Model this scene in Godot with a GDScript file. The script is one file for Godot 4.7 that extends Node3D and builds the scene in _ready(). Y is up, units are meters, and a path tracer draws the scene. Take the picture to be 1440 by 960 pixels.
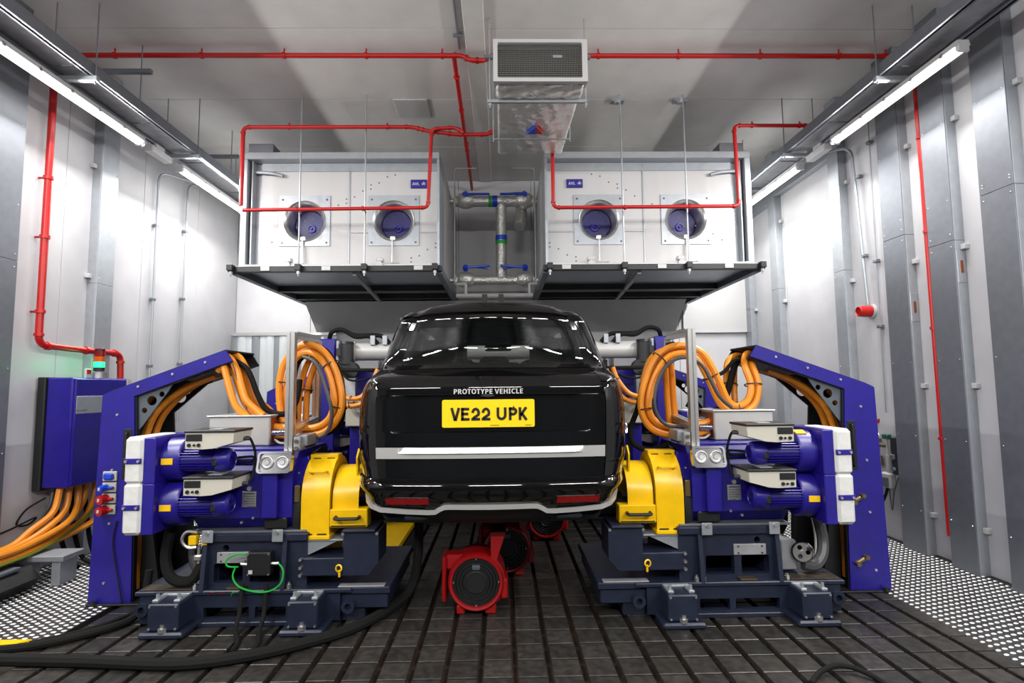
extends Node3D
# A vehicle test cell: a black car held by four dynamometers on a slotted steel bedplate. x right, y up, z towards the camera; metres.

class M:
	# collects triangles in world coordinates; "f" -1 mirrors x
	var v := PackedVector3Array()
	var f := 1.0
	func _init(flip := 1.0):
		f = flip
	func tri(a: Vector3, b: Vector3, c: Vector3):
		if f < 0.0:
			v.append(Vector3(-a.x, a.y, a.z)); v.append(Vector3(-b.x, b.y, b.z)); v.append(Vector3(-c.x, c.y, c.z))
		else:
			v.append(a); v.append(c); v.append(b)
	func quad(a: Vector3, b: Vector3, c: Vector3, d: Vector3):
		tri(a, b, c); tri(a, c, d)
	func oquad(a: Vector3, b: Vector3, c: Vector3, d: Vector3, out: Vector3):
		if (b - a).cross(c - a).dot(out) < 0.0:
			quad(d, c, b, a)
		else:
			quad(a, b, c, d)
	func otri(a: Vector3, b: Vector3, c: Vector3, out: Vector3):
		if (b - a).cross(c - a).dot(out) < 0.0:
			tri(c, b, a)
		else:
			tri(a, b, c)
	func box(c: Vector3, s: Vector3, bev := 0.0, bs := Basis()):
		var h := s * 0.5
		if bev <= 0.0:
			for ax in 3:
				for sg in [-1.0, 1.0]:
					var n := Vector3(); n[ax] = sg
					var i := (ax + 1) % 3
					var j := (ax + 2) % 3
					var p := []
					for q in [[-1, -1], [1, -1], [1, 1], [-1, 1]]:
						var w := Vector3(); w[ax] = sg * h[ax]; w[i] = q[0] * h[i]; w[j] = q[1] * h[j]
						p.append(c + bs * w)
					oquad(p[0], p[1], p[2], p[3], bs * n)
			return
		bev = minf(bev, minf(h.x, minf(h.y, h.z)) * 0.95)
		var pt := func(sx, sy, sz, ax):
			var w := Vector3(sx * h.x, sy * h.y, sz * h.z)
			for k in 3:
				if k != ax:
					w[k] -= signf(w[k]) * bev
			return c + bs * w
		for ax in 3:
			var i := (ax + 1) % 3
			var j := (ax + 2) % 3
			for sg in [-1, 1]:
				var p := []
				var n := Vector3(); n[ax] = sg
				for q in [[-1, -1], [1, -1], [1, 1], [-1, 1]]:
					var w := [0, 0, 0]; w[ax] = sg; w[i] = q[0]; w[j] = q[1]
					p.append(pt.call(w[0], w[1], w[2], ax))
				oquad(p[0], p[1], p[2], p[3], bs * n)
			for si in [-1, 1]:
				for sj in [-1, 1]:
					var a := [0, 0, 0]; a[i] = si; a[j] = sj; a[ax] = -1
					var b := a.duplicate(); b[ax] = 1
					var n := Vector3(a[0], a[1], a[2]); n[ax] = 0
					oquad(pt.call(a[0], a[1], a[2], i), pt.call(b[0], b[1], b[2], i), pt.call(b[0], b[1], b[2], j), pt.call(a[0], a[1], a[2], j), bs * n)
		for sx in [-1, 1]:
			for sy in [-1, 1]:
				for sz in [-1, 1]:
					otri(pt.call(sx, sy, sz, 0), pt.call(sx, sy, sz, 1), pt.call(sx, sy, sz, 2), bs * Vector3(sx, sy, sz))
	func span(a: Vector3, b: Vector3, bev := 0.0):   # a box between two corners
		box((a + b) * 0.5, (b - a).abs(), bev)
	func bar(a: Vector3, b: Vector3, w: float, h: float, bev := 0.0, up := Vector3.UP):   # a beam from a to b
		var z := (b - a).normalized()
		if absf(z.dot(up)) > 0.98:
			up = Vector3.RIGHT
		var x := up.cross(z).normalized()
		box((a + b) * 0.5, Vector3(w, h, a.distance_to(b)), bev, Basis(x, z.cross(x), z))
	func lathe(o: Vector3, ax: Vector3, prof: Array, n := 20, from := 0.0, sweep := TAU, e := Vector3.ZERO):
		ax = ax.normalized()
		if e == Vector3.ZERO:
			e = Vector3.UP if absf(ax.y) < 0.9 else Vector3.RIGHT
		var e1 := (e - ax * e.dot(ax)).normalized()
		var e2 := ax.cross(e1)
		var old := []
		for i in n + 1:
			var t := from + sweep * i / n
			var d := e1 * cos(t) + e2 * sin(t)
			var now := []
			for p in prof:
				now.append(o + ax * p.y + d * p.x)
			if i > 0:
				for j in prof.size() - 1:
					if prof[j].x > 1e-6:
						tri(old[j], now[j], now[j + 1])
					if prof[j + 1].x > 1e-6:
						tri(old[j], now[j + 1], old[j + 1])
			old = now
	func cyl(a: Vector3, b: Vector3, r: float, r1 := -1.0, n := 16):
		if r1 < 0.0:
			r1 = r
		var h := a.distance_to(b)
		lathe(a, b - a, [Vector2(0, 0), Vector2(r, 0), Vector2(r1, h), Vector2(0, h)], n)
	func ball(c: Vector3, r: Vector3, n := 14):
		var k := n / 2
		var g := func(i, j):
			var t: float = TAU * i / n
			var p: float = -PI / 2 + PI * j / k
			return c + Vector3(cos(t) * cos(p), sin(p), -sin(t) * cos(p)) * r
		for i in n:
			for j in k:
				if j > 0:
					tri(g.call(i, j), g.call(i + 1, j), g.call(i + 1, j + 1))
				if j < k - 1:
					tri(g.call(i, j), g.call(i + 1, j + 1), g.call(i, j + 1))
	func tube(pts: Array, r: float, n := 10, caps := true):
		var k := pts.size()
		var up := Vector3.UP
		var rings := []
		for i in k:
			var t: Vector3 = (pts[mini(i + 1, k - 1)] - pts[maxi(i - 1, 0)]).normalized()
			if i == 0 and absf(t.dot(up)) > 0.9:
				up = Vector3.RIGHT
			var e1 := (up - t * up.dot(t)).normalized()
			up = e1
			var e2 := t.cross(e1)
			var ring := []
			for j in n:
				var a := TAU * j / n
				ring.append(pts[i] + (e1 * cos(a) + e2 * sin(a)) * r)
			rings.append(ring)
		loft(rings, true, caps, caps)
	func loft(rings: Array, closed := true, cap0 := false, cap1 := false):
		for i in rings.size() - 1:
			var a: Array = rings[i]
			var b: Array = rings[i + 1]
			var n := a.size()
			for j in (n if closed else n - 1):
				var q := (j + 1) % n
				quad(a[j], a[q], b[q], b[j])
		if cap0:
			cap(rings[0], true)
		if cap1:
			cap(rings[-1], false)
	func cap(ring: Array, back: bool):
		var c := Vector3()
		for p in ring:
			c += p
		c /= ring.size()
		for j in ring.size():
			if back:
				tri(c, ring[(j + 1) % ring.size()], ring[j])
			else:
				tri(c, ring[j], ring[(j + 1) % ring.size()])
	func ribbon(pts: Array, w: float, h: float, side: Vector3):   # a strip of rectangular section: w across along "side", h thick
		var rings := []
		var k := pts.size()
		for i in k:
			var t: Vector3 = (pts[mini(i + 1, k - 1)] - pts[maxi(i - 1, 0)]).normalized()
			var a := (side - t * side.dot(t)).normalized() * w * 0.5
			var b := t.cross(a).normalized() * h * 0.5
			rings.append([pts[i] + a + b, pts[i] - a + b, pts[i] - a - b, pts[i] + a - b])
		loft(rings, true, true, true)
	func prism(poly: PackedVector2Array, o: Vector3, ex: Vector3, ey: Vector3, d: Vector3, holes := []):
		var area := 0.0
		for i in poly.size():
			area += poly[i].cross(poly[(i + 1) % poly.size()])
		var sg := area * ex.cross(ey).dot(d)
		var ring := poly.duplicate()
		if sg < 0.0:
			ring.reverse()
		var at := func(p): return o + ex * p.x + ey * p.y
		for i in ring.size():
			var p: Vector3 = at.call(ring[i])
			var q: Vector3 = at.call(ring[(i + 1) % ring.size()])
			quad(p, q, q + d, p + d)
		var whole := ring
		for h0 in holes:
			var h: PackedVector2Array = h0.duplicate()
			var ha := 0.0
			for i in h.size():
				ha += h[i].cross(h[(i + 1) % h.size()])
			if ha * ex.cross(ey).dot(d) > 0.0:
				h.reverse()
			for i in h.size():
				var p: Vector3 = at.call(h[i])
				var q: Vector3 = at.call(h[(i + 1) % h.size()])
				quad(p, q, q + d, p + d)
			var best := 1e9
			var bi := 0
			var bj := 0
			for i in whole.size():
				for j in h.size():
					var dd := whole[i].distance_squared_to(h[j])
					if dd < best:
						best = dd; bi = i; bj = j
			var nw := PackedVector2Array()
			for i in bi + 1:
				nw.append(whole[i])
			for j in h.size() + 1:
				nw.append(h[(bj + j) % h.size()])
			for i in range(bi, whole.size()):
				nw.append(whole[i])
			whole = nw
		var ix := Geometry2D.triangulate_polygon(whole)
		for i in range(0, ix.size(), 3):
			var a: Vector3 = at.call(whole[ix[i]])
			var b: Vector3 = at.call(whole[ix[i + 1]])
			var c: Vector3 = at.call(whole[ix[i + 2]])
			otri(a + d, b + d, c + d, d)
			otri(a, b, c, -d)
	func mesh(shift := Vector3(), angle := 38.0) -> ArrayMesh:
		var n := v.size() / 3
		var ids := PackedInt32Array(); ids.resize(v.size())
		var map := {}
		var around := []
		var fn := PackedVector3Array(); fn.resize(n)
		var fa := PackedVector3Array(); fa.resize(n)
		for t in n:
			var c := (v[t * 3 + 2] - v[t * 3]).cross(v[t * 3 + 1] - v[t * 3])
			fa[t] = c
			fn[t] = c.normalized()
			for k in 3:
				var key := Vector3i((v[t * 3 + k] * 5000.0).round())
				var id: int = map.get(key, -1)
				if id < 0:
					id = around.size()
					map[key] = id
					around.append([])
				ids[t * 3 + k] = id
				around[id].append(t)
		var co := cos(deg_to_rad(angle))
		var nn := PackedVector3Array(); nn.resize(v.size())
		var vv := PackedVector3Array(); vv.resize(v.size())
		for t in n:
			for k in 3:
				var s := Vector3()
				for u in around[ids[t * 3 + k]]:
					if fn[u].dot(fn[t]) > co:
						s += fa[u]
				nn[t * 3 + k] = s.normalized() if s.length_squared() > 1e-20 else Vector3.UP
				vv[t * 3 + k] = v[t * 3 + k] - shift
		var arr := []
		arr.resize(Mesh.ARRAY_MAX)
		arr[Mesh.ARRAY_VERTEX] = vv
		arr[Mesh.ARRAY_NORMAL] = nn
		var am := ArrayMesh.new()
		if n > 0:
			am.add_surface_from_arrays(Mesh.PRIMITIVE_TRIANGLES, arr)
		return am

const TINY := ["screw", "bolt", "clip", "panel_screw", "plate_screw", "hold_down_bolt", "arm_bolt", "small_print", "print_line", "strap_screw", "chalk_mark"]   # too small to pick apart
var recording := false   # while the near wheel stations are built: their things are copied for the far ones
var made := []
var used := {}
var rng := RandomNumberGenerator.new()

func numbered(called: String) -> String:
	if not used.has(called):
		used[called] = 0
		return called
	used[called] += 1
	return "%s_%03d" % [called, used[called]]

func tag(o: Node, label := "", category := "", group := "", kind := ""):
	if label: o.set_meta("label", label)
	if category: o.set_meta("category", category)
	if group: o.set_meta("group", group)
	if kind: o.set_meta("kind", kind)
	return o

func thing(called: String, label: String, category: String, at := Vector3.ZERO, group := "") -> Node3D:
	var o := Node3D.new()
	o.name = numbered(called)
	o.position = at
	add_child(o)
	if recording:
		made.append([o, called, label, category])
		label = "nearer " + label
	tag(o, label, category, group)
	return o

func part(parent: Node3D, called: String, m: M, mat: Material, label := "", angle := 38.0) -> MeshInstance3D:
	var o := MeshInstance3D.new()
	o.name = called
	o.mesh = m.mesh(shift_of(parent), angle)
	o.material_override = mat
	parent.add_child(o, true)
	if label: o.set_meta("label", label)
	if called in TINY: o.set_meta("kind", "stuff")
	return o

func shift_of(n: Node) -> Vector3:
	var s := Vector3()
	while n != self and n != null:
		s += n.position
		n = n.get_parent()
	return s

func single(called: String, m: M, mat: Material, label: String, category: String, group := "", kind := "") -> MeshInstance3D:
	var o := part(self, numbered(called), m, mat)
	tag(o, label, category, group, kind)
	return o

func structure(called: String, m: M, mat: Material, label: String, category := "") -> MeshInstance3D:
	var o := part(self, called, m, mat)
	tag(o, label, category if category else called.split("_")[0], "", "structure")
	return o

func P(x: float, y: float, d: float) -> Vector3:   # d: distance in front of the camera's plane
	return Vector3(x, y, -d)

func smooth(pts: Array, sub := 6) -> Array:   # Catmull-Rom
	var out := []
	var k := pts.size()
	for i in k - 1:
		var p0: Vector3 = pts[maxi(i - 1, 0)]
		var p1: Vector3 = pts[i]
		var p2: Vector3 = pts[i + 1]
		var p3: Vector3 = pts[mini(i + 2, k - 1)]
		for s in sub:
			out.append(p1.cubic_interpolate(p2, p0, p3, float(s) / sub))
	out.append(pts[-1])
	return out

func bend(pts: Array, r: float, n := 5) -> Array:   # a polyline with its corners rounded
	var out := [pts[0]]
	for i in range(1, pts.size() - 1):
		var a: Vector3 = pts[i - 1]
		var b: Vector3 = pts[i]
		var c: Vector3 = pts[i + 1]
		var rr := minf(r, minf(a.distance_to(b), b.distance_to(c)) * 0.45)
		var s := b + (a - b).normalized() * rr
		var e := b + (c - b).normalized() * rr
		for k in n + 1:
			var t := float(k) / n
			out.append(s.lerp(b, t).lerp(b.lerp(e, t), t))
	out.append(pts[-1])
	return out

func circle(x: float, y: float, r: float, n := 20) -> PackedVector2Array:
	var p := PackedVector2Array()
	for i in n:
		p.append(Vector2(x + r * cos(TAU * i / n), y + r * sin(TAU * i / n)))
	return p

func rrect(x0: float, y0: float, x1: float, y1: float, r: float, n := 4) -> PackedVector2Array:
	var p := PackedVector2Array()
	for q in [[x1 - r, y1 - r, 0.0], [x0 + r, y1 - r, PI / 2], [x0 + r, y0 + r, PI], [x1 - r, y0 + r, PI * 1.5]]:
		for i in n + 1:
			var t: float = q[2] + PI / 2 * i / n
			p.append(Vector2(q[0] + r * cos(t), q[1] + r * sin(t)))
	return p

func mat(c: Color, rough := 0.5, metal := 0.0) -> StandardMaterial3D:
	var m := StandardMaterial3D.new()
	m.albedo_color = c
	m.roughness = rough
	m.metallic = metal
	return m

func noise_tex(freq: float, a: Color, b: Color, size := 512, sd := 1, oct := 4) -> NoiseTexture2D:
	var n := FastNoiseLite.new()
	n.seed = sd
	n.frequency = freq
	n.fractal_octaves = oct
	var g := Gradient.new()
	g.set_color(0, a)
	g.set_color(1, b)
	var t := NoiseTexture2D.new()
	t.noise = n
	t.width = size
	t.height = size
	t.seamless = true
	t.color_ramp = g
	return t

func bumpy(m: StandardMaterial3D, freq: float, height: float, tile: float, sd := 3):
	var n := FastNoiseLite.new()
	n.seed = sd
	n.frequency = freq
	var t := NoiseTexture2D.new()
	t.noise = n
	t.width = 512
	t.height = 512
	t.seamless = true
	m.heightmap_enabled = true
	m.heightmap_texture = t
	m.heightmap_scale = height
	m.uv1_triplanar = true
	m.uv1_world_triplanar = true
	m.uv1_scale = Vector3.ONE * tile

func mottled(c: Color, spread: float, rough: float, metal: float, tile: float, sd := 1, freq := 0.01) -> StandardMaterial3D:
	var m := mat(c, rough, metal)
	m.albedo_texture = noise_tex(freq, Color(1 - spread, 1 - spread, 1 - spread), Color.WHITE, 512, sd)
	m.uv1_triplanar = true
	m.uv1_world_triplanar = true
	m.uv1_scale = Vector3.ONE * tile
	return m

var K := {}   # materials by name

func _ready():
	rng.seed = 7
	view_and_light()
	materials()
	room()
	lamps()
	overhead()
	pipes()
	wall_things()
	car()
	for s in [-1.0, 1.0]:
		recording = true
		dyno(s)
		recording = false
	beyond()
	loose()

const DOWN_LIGHT := 0.5
const SIDE_LIGHT := 11.5
const BACK_LIGHT := 11.0

func view_and_light():
	var cam := Camera3D.new()
	cam.name = "camera"
	cam.keep_aspect = Camera3D.KEEP_HEIGHT
	cam.fov = rad_to_deg(2.0 * atan(480.0 / 775.0))
	cam.near = 0.05
	cam.far = 60.0
	cam.transform = Transform3D(Basis(Vector3.UP, deg_to_rad(-1.1)) * Basis(Vector3.RIGHT, deg_to_rad(4.75)) * Basis(Vector3.BACK, deg_to_rad(-0.6)), Vector3(0.065, 1.6, 0))
	add_child(cam)
	cam.current = true
	var env := Environment.new()
	env.background_mode = Environment.BG_COLOR
	env.background_color = Color.BLACK
	env.tonemap_mode = Environment.TONE_MAPPER_LINEAR
	env.tonemap_exposure = 0.92
	env.sdfgi_enabled = true
	env.ssao_enabled = true
	env.ssil_enabled = true
	var we := WorldEnvironment.new()
	we.name = "environment"
	we.environment = env
	add_child(we)

func materials():
	K.wall = mottled(Color(0.745, 0.745, 0.76), 0.05, 0.42, 0.0, 0.4, 2)
	K.ceil = mottled(Color(0.84, 0.835, 0.825), 0.06, 0.5, 0.0, 0.35, 5)
	K.galv = mottled(Color(0.65, 0.67, 0.695), 0.06, 0.42, 0.55, 0.8, 9, 0.02)
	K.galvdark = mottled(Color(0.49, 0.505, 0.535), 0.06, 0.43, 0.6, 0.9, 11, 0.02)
	K.tray = mottled(Color(0.64, 0.645, 0.66), 0.12, 0.45, 0.35, 1.5, 4)
	K.white = mat(Color(0.715, 0.715, 0.72), 0.45)
	K.offwhite = mottled(Color(0.72, 0.72, 0.715), 0.06, 0.4, 0.0, 0.8, 21)
	K.red = mat(Color(0.66, 0.05, 0.05), 0.35)
	K.moverred = mat(Color(0.56, 0.03, 0.045), 0.4)
	K.blue = mottled(Color(0.125, 0.085, 0.52), 0.10, 0.34, 0.0, 1.2, 31)
	K.bluedark = mat(Color(0.075, 0.055, 0.36), 0.35)
	K.navy = mottled(Color(0.115, 0.145, 0.225), 0.18, 0.42, 0.0, 1.5, 33)
	K.dark = mat(Color(0.075, 0.08, 0.09), 0.5)
	K.grey = mat(Color(0.32, 0.35, 0.38), 0.45)
	K.black = mat(Color(0.06, 0.06, 0.065), 0.5)
	K.rubber = mat(Color(0.10, 0.10, 0.10), 0.8)
	K.rubber.metallic_specular = 0.25
	K.yellow = mottled(Color(0.93, 0.74, 0.02), 0.05, 0.30, 0.0, 1.5, 41)
	K.orange = mat(Color(0.88, 0.54, 0.12), 0.42)
	K.greyhose = mat(Color(0.25, 0.255, 0.26), 0.5)
	K.steel = mottled(Color(0.80, 0.795, 0.78), 0.04, 0.36, 0.45, 1.0, 51, 0.008)
	K.alu = mat(Color(0.80, 0.80, 0.79), 0.30, 0.9)
	K.chrome = mat(Color(0.85, 0.85, 0.86), 0.12, 1.0)
	K.beige = mat(Color(0.72, 0.71, 0.66), 0.45)
	K.foam = mottled(Color(0.82, 0.82, 0.81), 0.05, 0.85, 0.0, 3.0, 61)
	bumpy(K.foam, 0.006, 0.25, 2.5)
	K.foil = mat(Color(0.90, 0.89, 0.87), 0.34, 0.8)
	bumpy(K.foil, 0.006, 2.0, 0.9, 8)
	K.foilpipe = mat(Color(0.84, 0.84, 0.82), 0.32, 0.8)
	bumpy(K.foilpipe, 0.03, 0.8, 2.0, 12)
	K.rustplate = mottled(Color(0.30, 0.25, 0.19), 0.4, 0.55, 0.3, 5.0, 91, 0.03)
	K.copper = mat(Color(0.62, 0.36, 0.22), 0.3, 0.9)
	K.brass = mat(Color(0.52, 0.46, 0.34), 0.38, 0.9)
	K.satin = mat(Color(0.60, 0.60, 0.60), 0.35, 0.6)
	K.tile = []
	for i in 4:
		var t := mottled(Color(0.345 - 0.02 * i, 0.33 - 0.018 * i, 0.315 - 0.016 * i), 0.35, 0.40, 0.55, 2.2, 71 + i, 0.012)
		K.tile.append(t)
	K.slot = mat(Color(1, 1, 1), 0.8)
	K.slot.albedo_texture = noise_tex(0.012, Color(0.02, 0.018, 0.016), Color(0.24, 0.14, 0.075), 512, 77)
	K.slot.uv1_triplanar = true
	K.slot.uv1_world_triplanar = true
	K.slot.uv1_scale = Vector3.ONE * 0.9
	K.tread = mottled(Color(0.34, 0.34, 0.35), 0.25, 0.45, 0.8, 1.2, 81)
	K.lug = mat(Color(0.93, 0.93, 0.92), 0.32, 0.45)
	K.paint = mat(Color(0.02, 0.02, 0.022), 0.5)
	K.paint.metallic_specular = 0.1
	K.paint.clearcoat_enabled = true
	K.paint.clearcoat = 1.0
	K.paint.clearcoat_roughness = 0.02
	K.gloss = mat(Color(0.03, 0.03, 0.032), 0.05)
	K.plastic = mat(Color(0.10, 0.105, 0.11), 0.6)
	K.silver = mat(Color(0.70, 0.70, 0.69), 0.32, 0.5)
	K.plate = mat(Color(0.97, 0.80, 0.02), 0.4)
	K.ink = mat(Color(0.02, 0.02, 0.02), 0.5)
	K.reflector = mat(Color(0.42, 0.02, 0.03), 0.15)
	K.interior = mat(Color(0.05, 0.05, 0.055), 0.7)
	K.liner = mat(Color(0.11, 0.11, 0.115), 0.8)
	var g := mat(Color(0.03, 0.04, 0.037, 0.55), 0.02)
	g.transparency = BaseMaterial3D.TRANSPARENCY_ALPHA
	K.glass = g
	var g2 := mat(Color(0.55, 0.75, 0.68, 0.12), 0.02)
	g2.transparency = BaseMaterial3D.TRANSPARENCY_ALPHA
	K.clear = g2
	var st2 := mat(Color(0.50, 0.52, 0.54, 0.80), 0.3)
	st2.transparency = BaseMaterial3D.TRANSPARENCY_ALPHA
	K.stripdark = st2
	K.tube = mat(Color(0.72, 0.72, 0.715), 0.4, 0.1)
	var st := mat(Color(0.80, 0.82, 0.83, 0.62), 0.3)
	st.transparency = BaseMaterial3D.TRANSPARENCY_ALPHA
	K.strip = st
	var e := mat(Color(1, 1, 1), 0.4)
	e.emission_enabled = true
	e.emission = Color(1.0, 0.99, 0.97)
	e.emission_energy_multiplier = 3.0
	K.tubeglow = e
	var gg := mat(Color(0.1, 0.8, 0.45), 0.3)
	gg.emission_enabled = true
	gg.emission = Color(0.15, 1.0, 0.55)
	gg.emission_energy_multiplier = 2.5
	K.greenglow = gg
	K.amber = mat(Color(0.75, 0.30, 0.03), 0.2)
	K.redlens = mat(Color(0.45, 0.03, 0.03), 0.2)
	K.greenwire = mat(Color(0.10, 0.62, 0.22), 0.4)
	K.sockblue = mat(Color(0.05, 0.25, 0.75), 0.35)

func plates(parent: Node3D, called: String, m: Material, o: Vector3, u: Vector3, w: Vector3, n: Vector3, us: Array, ws: Array, t := 0.02, gap := 0.006):
	# rows and columns of separate sheets on a surface: o + u * a + w * b, thickness t along n
	for i in us.size() - 1:
		for j in ws.size() - 1:
			var a: float = us[i] + gap * 0.5
			var b: float = us[i + 1] - gap * 0.5
			var c: float = ws[j] + gap * 0.5
			var d: float = ws[j + 1] - gap * 0.5
			var k := M.new()
			k.box(o + u * (a + b) * 0.5 + w * (c + d) * 0.5 + n * t * 0.5, (u * (b - a)).abs() + (w * (d - c)).abs() + (n * t).abs(), 0.003)
			part(parent, called, k, m)

func steps(a: float, b: float, n: int) -> Array:
	var r := []
	for i in n + 1:
		r.append(a + (b - a) * i / n)
	return r

func room():
	# --- floor: slab, slotted bedplate blocks, chequer plate on both sides
	var m := M.new()
	m.span(P(-4.4, -0.3, 9.05), P(4.4, -0.036, -4.3))
	var fl := structure("floor", m, K.slot, "dark slotted steel bedplate floor with bright chequer plate along both walls", "floor")
	var px := 0.196
	var pz := 0.198
	var tile := M.new()
	var hx := (px - 0.037) * 0.5
	var hz := (pz - 0.014) * 0.5
	var rings := []
	for q in [[0.0, -0.036], [0.0, -0.0035], [0.0035, 0.0]]:
		var x: float = hx - q[0]
		var z: float = hz - q[0]
		rings.append([Vector3(-x, q[1], z), Vector3(x, q[1], z), Vector3(x, q[1], -z), Vector3(-x, q[1], -z)])
	tile.loft(rings, true, false, true)
	var tm := tile.mesh(Vector3.ZERO, 20.0)
	var far := [M.new(), M.new(), M.new(), M.new()]
	for j in range(-9, 28):
		for k in range(-14, 16):
			var x := -0.07 + px * (k + 0.5)
			if x < -2.88 or x > 2.99:
				continue
			var d := 3.193 + pz * (j + 0.5)
			var v := rng.randi() % 4
			if j >= -1 and j < 9:
				var b := MeshInstance3D.new()
				b.name = "bedplate_block"
				b.mesh = tm
				b.material_override = K.tile[v]
				b.position = P(x, rng.randf_range(-0.0008, 0.0008), d)
				fl.add_child(b, true)
			else:
				var off := P(x, 0, d)
				for i in range(0, tile.v.size(), 3):
					far[v].tri(tile.v[i] + off, tile.v[i + 2] + off, tile.v[i + 1] + off)
	for v in 4:
		tag(part(fl, "distant_bedplate_blocks", far[v], K.tile[v], "", 20.0), "", "", "", "stuff")
	var lug := M.new()
	lug.lathe(Vector3.ZERO, Vector3.UP, [Vector2(1, 0), Vector2(0.72, 0.75), Vector2(0.0, 1.0)], 8)
	var lm := lug.mesh()
	for s in [[-4.15, -2.87, 3.70], [3.0, 4.1, 1.2]]:
		var t := M.new()
		t.span(P(s[0], -0.036, 8.76), P(s[1], 0.0, s[2]), 0.002)
		var tp := part(fl, "chequer_plate", t, K.tread)
		var places := []
		var r := 0
		var d: float = s[2] + 0.03
		while d < 8.70:
			var x: float = s[0] + 0.025
			var c := 0
			while x < s[1] - 0.02:
				places.append(Transform3D(Basis(Vector3.UP, 0.30 if c % 2 == 0 else 0.12).scaled_local(Vector3(0.0185, 0.0045, 0.0118)), P(x, 0.0, d + 0.018 * (c % 3)) ))
				x += 0.056
				c += 1
			d += 0.054
			r += 1
		var mm := MultiMesh.new()
		mm.transform_format = MultiMesh.TRANSFORM_3D
		mm.mesh = lm
		mm.instance_count = places.size()
		for i in places.size():
			mm.set_instance_transform(i, places[i])
		var mi := MultiMeshInstance3D.new()
		mi.name = "raised_lugs"
		mi.multimesh = mm
		mi.material_override = K.lug
		tag(mi, "", "", "", "stuff")
		tp.add_child(mi, true)
	# --- walls and ceiling with joints between their panels
	m = M.new(); m.span(P(-4.45, -0.3, 9.05), P(-4.17, 5.2, -4.3))
	var wl := structure("wall_left", m, K.offwhite, "pale grey panelled wall behind the blue wall cabinet", "wall")
	plates(wl, "wall_panel", K.wall, Vector3(-4.17, 0, 0), Vector3.FORWARD, Vector3.UP, Vector3.RIGHT, steps(-4.0, 8.77, 11), [0.0, 4.97])
	m = M.new(); m.span(P(4.12, -0.3, 9.05), P(4.45, 5.2, -4.3))
	var wr := structure("wall_right", m, K.offwhite, "white panelled wall carrying the broad galvanised column covers", "wall")
	plates(wr, "wall_panel", K.wall, Vector3(4.12, 0, 0), Vector3.FORWARD, Vector3.UP, Vector3.LEFT, steps(-4.0, 8.77, 11), [0.0, 4.97])
	m = M.new(); m.span(P(-4.45, -0.3, 8.79), P(4.45, 5.2, 9.1))
	var wb := structure("wall_back", m, K.offwhite, "white panelled end wall beyond the car", "wall")
	plates(wb, "wall_panel", K.wall, P(0, 0, 8.79), Vector3.RIGHT, Vector3.UP, Vector3.BACK, steps(-4.15, 4.1, 7), [0.0, 2.47, 3.4, 4.97])
	m = M.new(); m.span(P(-4.45, -0.3, -4.02), P(4.45, 5.2, -4.3))
	structure("wall_front", m, K.grey, "plain grey wall behind the viewer", "wall")
	m = M.new(); m.span(P(-4.45, 4.99, 9.05), P(4.45, 5.25, -4.3))
	var ce := structure("ceiling", m, K.offwhite, "grey-white panelled ceiling over the test cell", "ceiling")
	plates(ce, "ceiling_panel", K.ceil, Vector3(0, 4.99, 0), Vector3.RIGHT, Vector3.FORWARD, Vector3.DOWN, [-4.15, -0.16, 4.1], steps(-4.0, 8.77, 10))
	m = M.new(); m.span(P(-0.262, 4.945, 8.76), P(-0.07, 4.97, -3.9), 0.006)
	structure("trim_1", m, K.ceil, "flat joint cover strip running down the middle of the ceiling", "trim")
	# --- steel column covers
	for c in [[3.35, 3.70, "nearest the camera"], [4.04, 4.34, "cropped by the picture edge"], [4.63, 4.91, "behind the red drop pipe"], [5.2, 5.5, "beside the black wall junction box"], [6.16, 6.36, "next to the red wall sounder"], [7.66, 7.86, "in the middle of the far white bays"], [8.56, 8.74, "in the far corner"]]:
		column(1.0, c[0], c[1], 4.1, "broad galvanised column cover on the white wall, " + c[2])
	column(-1.0, 5.62, 5.86, 4.15, "narrow galvanised column cover behind the signal tower")
	column(-1.0, 4.30, 4.70, 4.15, "dark steel column cover left of the bent red wall pipe")
	# beams over the far white bays
	m = M.new(); m.span(P(4.0, 4.30, 6.36), P(4.1, 4.43, 7.66), 0.004)
	structure("lintel_1", m, K.galv, "galvanised cross beam over the wider far wall bay", "beam")
	m = M.new(); m.span(P(4.0, 4.25, 7.86), P(4.1, 4.38, 8.56), 0.004)
	structure("lintel_2", m, K.galv, "galvanised cross beam over the narrow far wall bay", "beam")
	# sloping bulkhead under the air handlers
	m = M.new()
	m.prism(PackedVector2Array([Vector2(-8.18, 2.90), Vector2(-8.77, 2.90), Vector2(-8.77, 2.48)]), Vector3(-2.86, 0, 0), Vector3.BACK, Vector3.UP, Vector3(5.72, 0, 0))
	structure("wall_bulkhead", m, K.offwhite, "sloping grey bulkhead between the air handlers and the end wall", "wall")
	m = M.new()
	m.prism(rrect(2.98, 2.44, 4.02, 3.36, 0.05), P(0, 0, 8.75), Vector3.RIGHT, Vector3.UP, Vector3(0, 0, 0.04))
	single("access_panel", m, K.white, "large white rounded access panel high in the far right corner", "panel")
	# pale strips hanging left of the car
	var sc := thing("strip_curtain", "hanging curtain of translucent pale strips in the far left corner", "curtain", P(-3.4, 0, 8.6))
	m = M.new(); m.bar(P(-4.1, 2.46, 8.6), P(-2.5, 2.46, 8.6), 0.06, 0.05, 0.004)
	part(sc, "header_rail", m, K.alu)
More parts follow.
